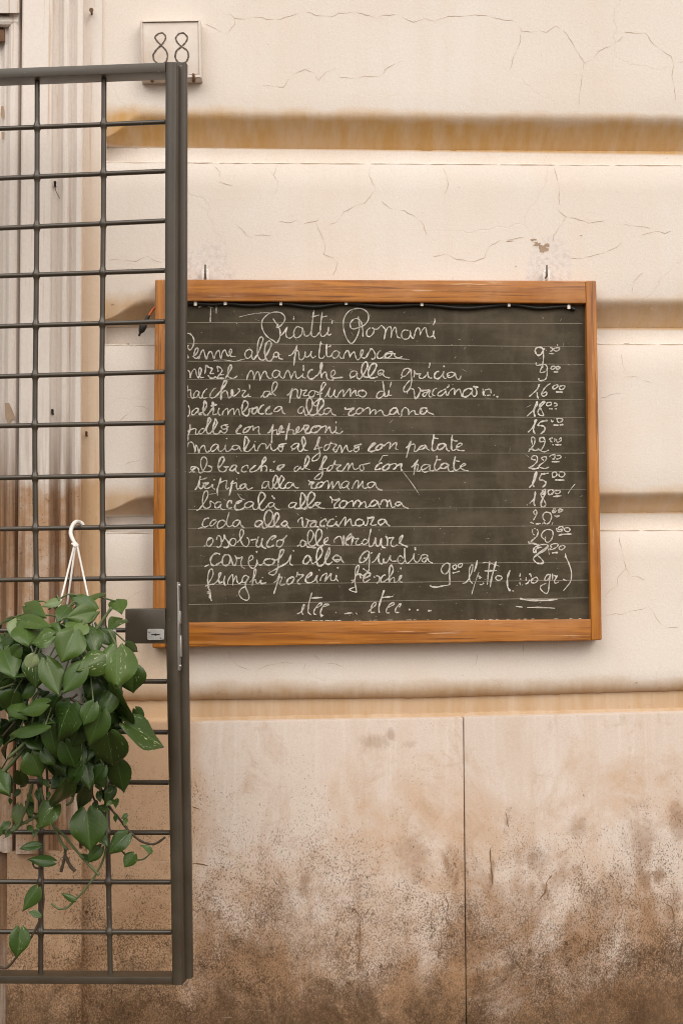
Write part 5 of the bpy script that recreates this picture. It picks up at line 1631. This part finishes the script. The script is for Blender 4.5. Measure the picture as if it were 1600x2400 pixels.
for txt, oy in ((LV1, 1350), (LV2, 1750)):
    for l in txt.split('\n'):
        a, c, wd, tone, var, pale, lift = l.split(' ')
        (x0, y0), (x1, y1) = pts(a)[0], pts(c)[0]; k = .31888
        add_leaf(x0 * k, oy + y0 * k, x1 * k, oy + y1 * k, float(wd) * k, float(tone), float(var), float(pale), float(lift))
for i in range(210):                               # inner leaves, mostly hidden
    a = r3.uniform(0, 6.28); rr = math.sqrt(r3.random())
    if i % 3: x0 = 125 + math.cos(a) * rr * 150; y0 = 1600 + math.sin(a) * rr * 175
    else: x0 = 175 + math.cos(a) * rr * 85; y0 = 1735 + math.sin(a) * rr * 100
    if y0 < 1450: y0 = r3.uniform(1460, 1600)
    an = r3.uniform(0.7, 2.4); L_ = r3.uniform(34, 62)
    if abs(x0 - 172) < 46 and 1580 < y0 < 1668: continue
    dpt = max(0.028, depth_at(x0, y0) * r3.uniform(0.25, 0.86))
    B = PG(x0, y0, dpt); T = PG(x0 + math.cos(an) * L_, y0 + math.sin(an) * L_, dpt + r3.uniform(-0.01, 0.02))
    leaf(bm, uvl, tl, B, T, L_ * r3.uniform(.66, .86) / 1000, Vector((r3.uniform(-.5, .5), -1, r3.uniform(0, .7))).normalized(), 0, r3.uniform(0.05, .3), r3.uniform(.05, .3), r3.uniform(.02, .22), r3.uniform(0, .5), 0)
for i in range(34):                                # little leaves along the trailing stems
    x0 = r3.choice([r3.uniform(20, 120), r3.uniform(180, 300)]); y0 = r3.uniform(1800, 1960); L_ = r3.uniform(14, 26); an = r3.uniform(0.2, 2.9); dpt = r3.uniform(0.015, 0.05)
    leaf(bm, uvl, tl, PG(x0, y0, dpt), PG(x0 + math.cos(an) * L_, y0 + math.sin(an) * L_, dpt + 0.008), L_ * .62 / 1000, Vector((r3.uniform(-.6, .6), -1, .3)).normalized(), r3.uniform(-.5, .5), .2, .2, r3.uniform(.1, .9), r3.uniform(0, .8), r3.choice([0, 0, .5]))
for i in range(26):                                # leaves hanging past the left edge and behind the grid
    x0 = r3.uniform(-90, -5); y0 = r3.uniform(1480, 1850); L_ = r3.uniform(45, 70); an = r3.uniform(0.9, 2.2)
    dpt = r3.uniform(0.03, 0.15)
    leaf(bm, uvl, tl, PG(x0, y0, dpt), PG(x0 + math.cos(an) * L_, y0 + math.sin(an) * L_, dpt + 0.02), L_ * .75 / 1000, Vector((0.1, -1, .3)).normalized(), r3.uniform(-.4, .4), .2, .2, r3.uniform(.1, .6), r3.uniform(0, .6), 0)
# brown torn spot on the big front leaf is left to a small dark mark
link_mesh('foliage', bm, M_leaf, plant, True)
VN = [(1750, "240,270 200,430 130,590 80,620", .0032, 0, .05), (1750, "0,210 80,130 170,20 215,-60", .0042, 0, .12), (1750, "660,290 700,400 770,500 780,560", .0022, 1, .03), (1750, "720,250 800,430 870,520 950,620 1030,690 1100,715 1150,710 1215,665", .0024, 1, .02),
      (1750, "400,590 470,650 560,760 640,850 730,945", .0026, 0, .04), (1750, "785,200 785,400 785,620 770,800 700,950 600,1080 550,1130 500,1180 430,1190 380,1150", .0022, 0, .03), (1750, "480,740 480,800 450,920", .0030, 1, .03), (1750, "480,800 520,880 555,915", .0034, 1, .03),
      (1750, "80,610 180,560 290,505", .0030, 0, .04), (1750, "300,800 320,1100 305,1240 250,1370 150,1510 60,1620 0,1620", .0026, 1, .025), (1750, "300,300 330,440", .003, 0, .05), (1750, "555,220 545,330 530,400 490,430", .0028, 0, .07), (1750, "1005,832 1060,825 1110,780", .0016, 0, .02),
      (1750, "850,700 880,750 920,790", .002, 1, .02), (1750, "330,460 400,590 450,700 500,760", .0028, 0, .04), (1750, "240,390 240,480 290,495", .0022, 1, .03), (1750, "300,1090 270,1095", .0018, 1, .03), (1750, "180,1405 215,1415 240,1390", .0018, 1, .03), (1750, "240,850 260,890 320,890", .0018, 1, .03),
      (1350, "705,400 760,320 822,232", .0030, 0, .20), (1350, "435,335 440,420", .0024, 0, .18), (1350, "640,360 680,330 730,260", .0026, 0, .19), (1350, "700,340 715,400 720,560", .0022, 0, .17), (1350, "855,545 850,500 800,400", .0024, 0, .2), (1350, "340,700 370,800 330,1000 360,1090", .0026, 0, .16), (1350, "225,960 250,900 290,850", .0028, 0, .2),
      (1350, "60,1340 150,1260 220,1190", .0034, 0, .17), (1350, "455,905 520,905 570,870", .0022, 1, .235), (1350, "520,905 580,930 640,950", .0024, 1, .235), (1350, "775,1170 790,1160 800,1150", .002, 0, .14), (1350, "0,830 60,810 120,790", .0024, 0, .14), (1350, "640,1260 660,1400 650,1600", .0026, 1, .05), (1350, "330,1300 350,1500 340,1800", .0026, 1, .04), (1350, "20,1180 90,1100 200,1000", .0026, 1, .12)]
for mi, nm, mt in ((0, 'green_vines', M_vine), (1, 'woody_vines', M_vined)):
    bm = bmesh.new()
    for oy, l, r_, m_, off in VN:
        if m_ != mi: continue
        q = crom([PG(x_, y_, off) for x_, y_ in V5(l, oy)], 6)
        tube(bm, q, [r_ * (0.85 + 0.3 * abs(math.sin(k * 0.7))) for k in range(len(q))], 7)
    if mi == 0:
        for B, x0, y0, tone in petio:
            if y0 < 1850 and r3.random() < 0.8:
                E = Vector((pc.x + r3.uniform(-.05, .05), pc.y + r3.uniform(-.05, .04), max(zt - 0.01, B.z - 0.02) if B.z > zb else zt - 0.08))
                mid = (B + E) / 2 + Vector((0, -0.015, 0.02))
                tube(bm, crom([E, mid, B], 5), 0.0017, 6)
    link_mesh('vine', bm, mt, plant, True)
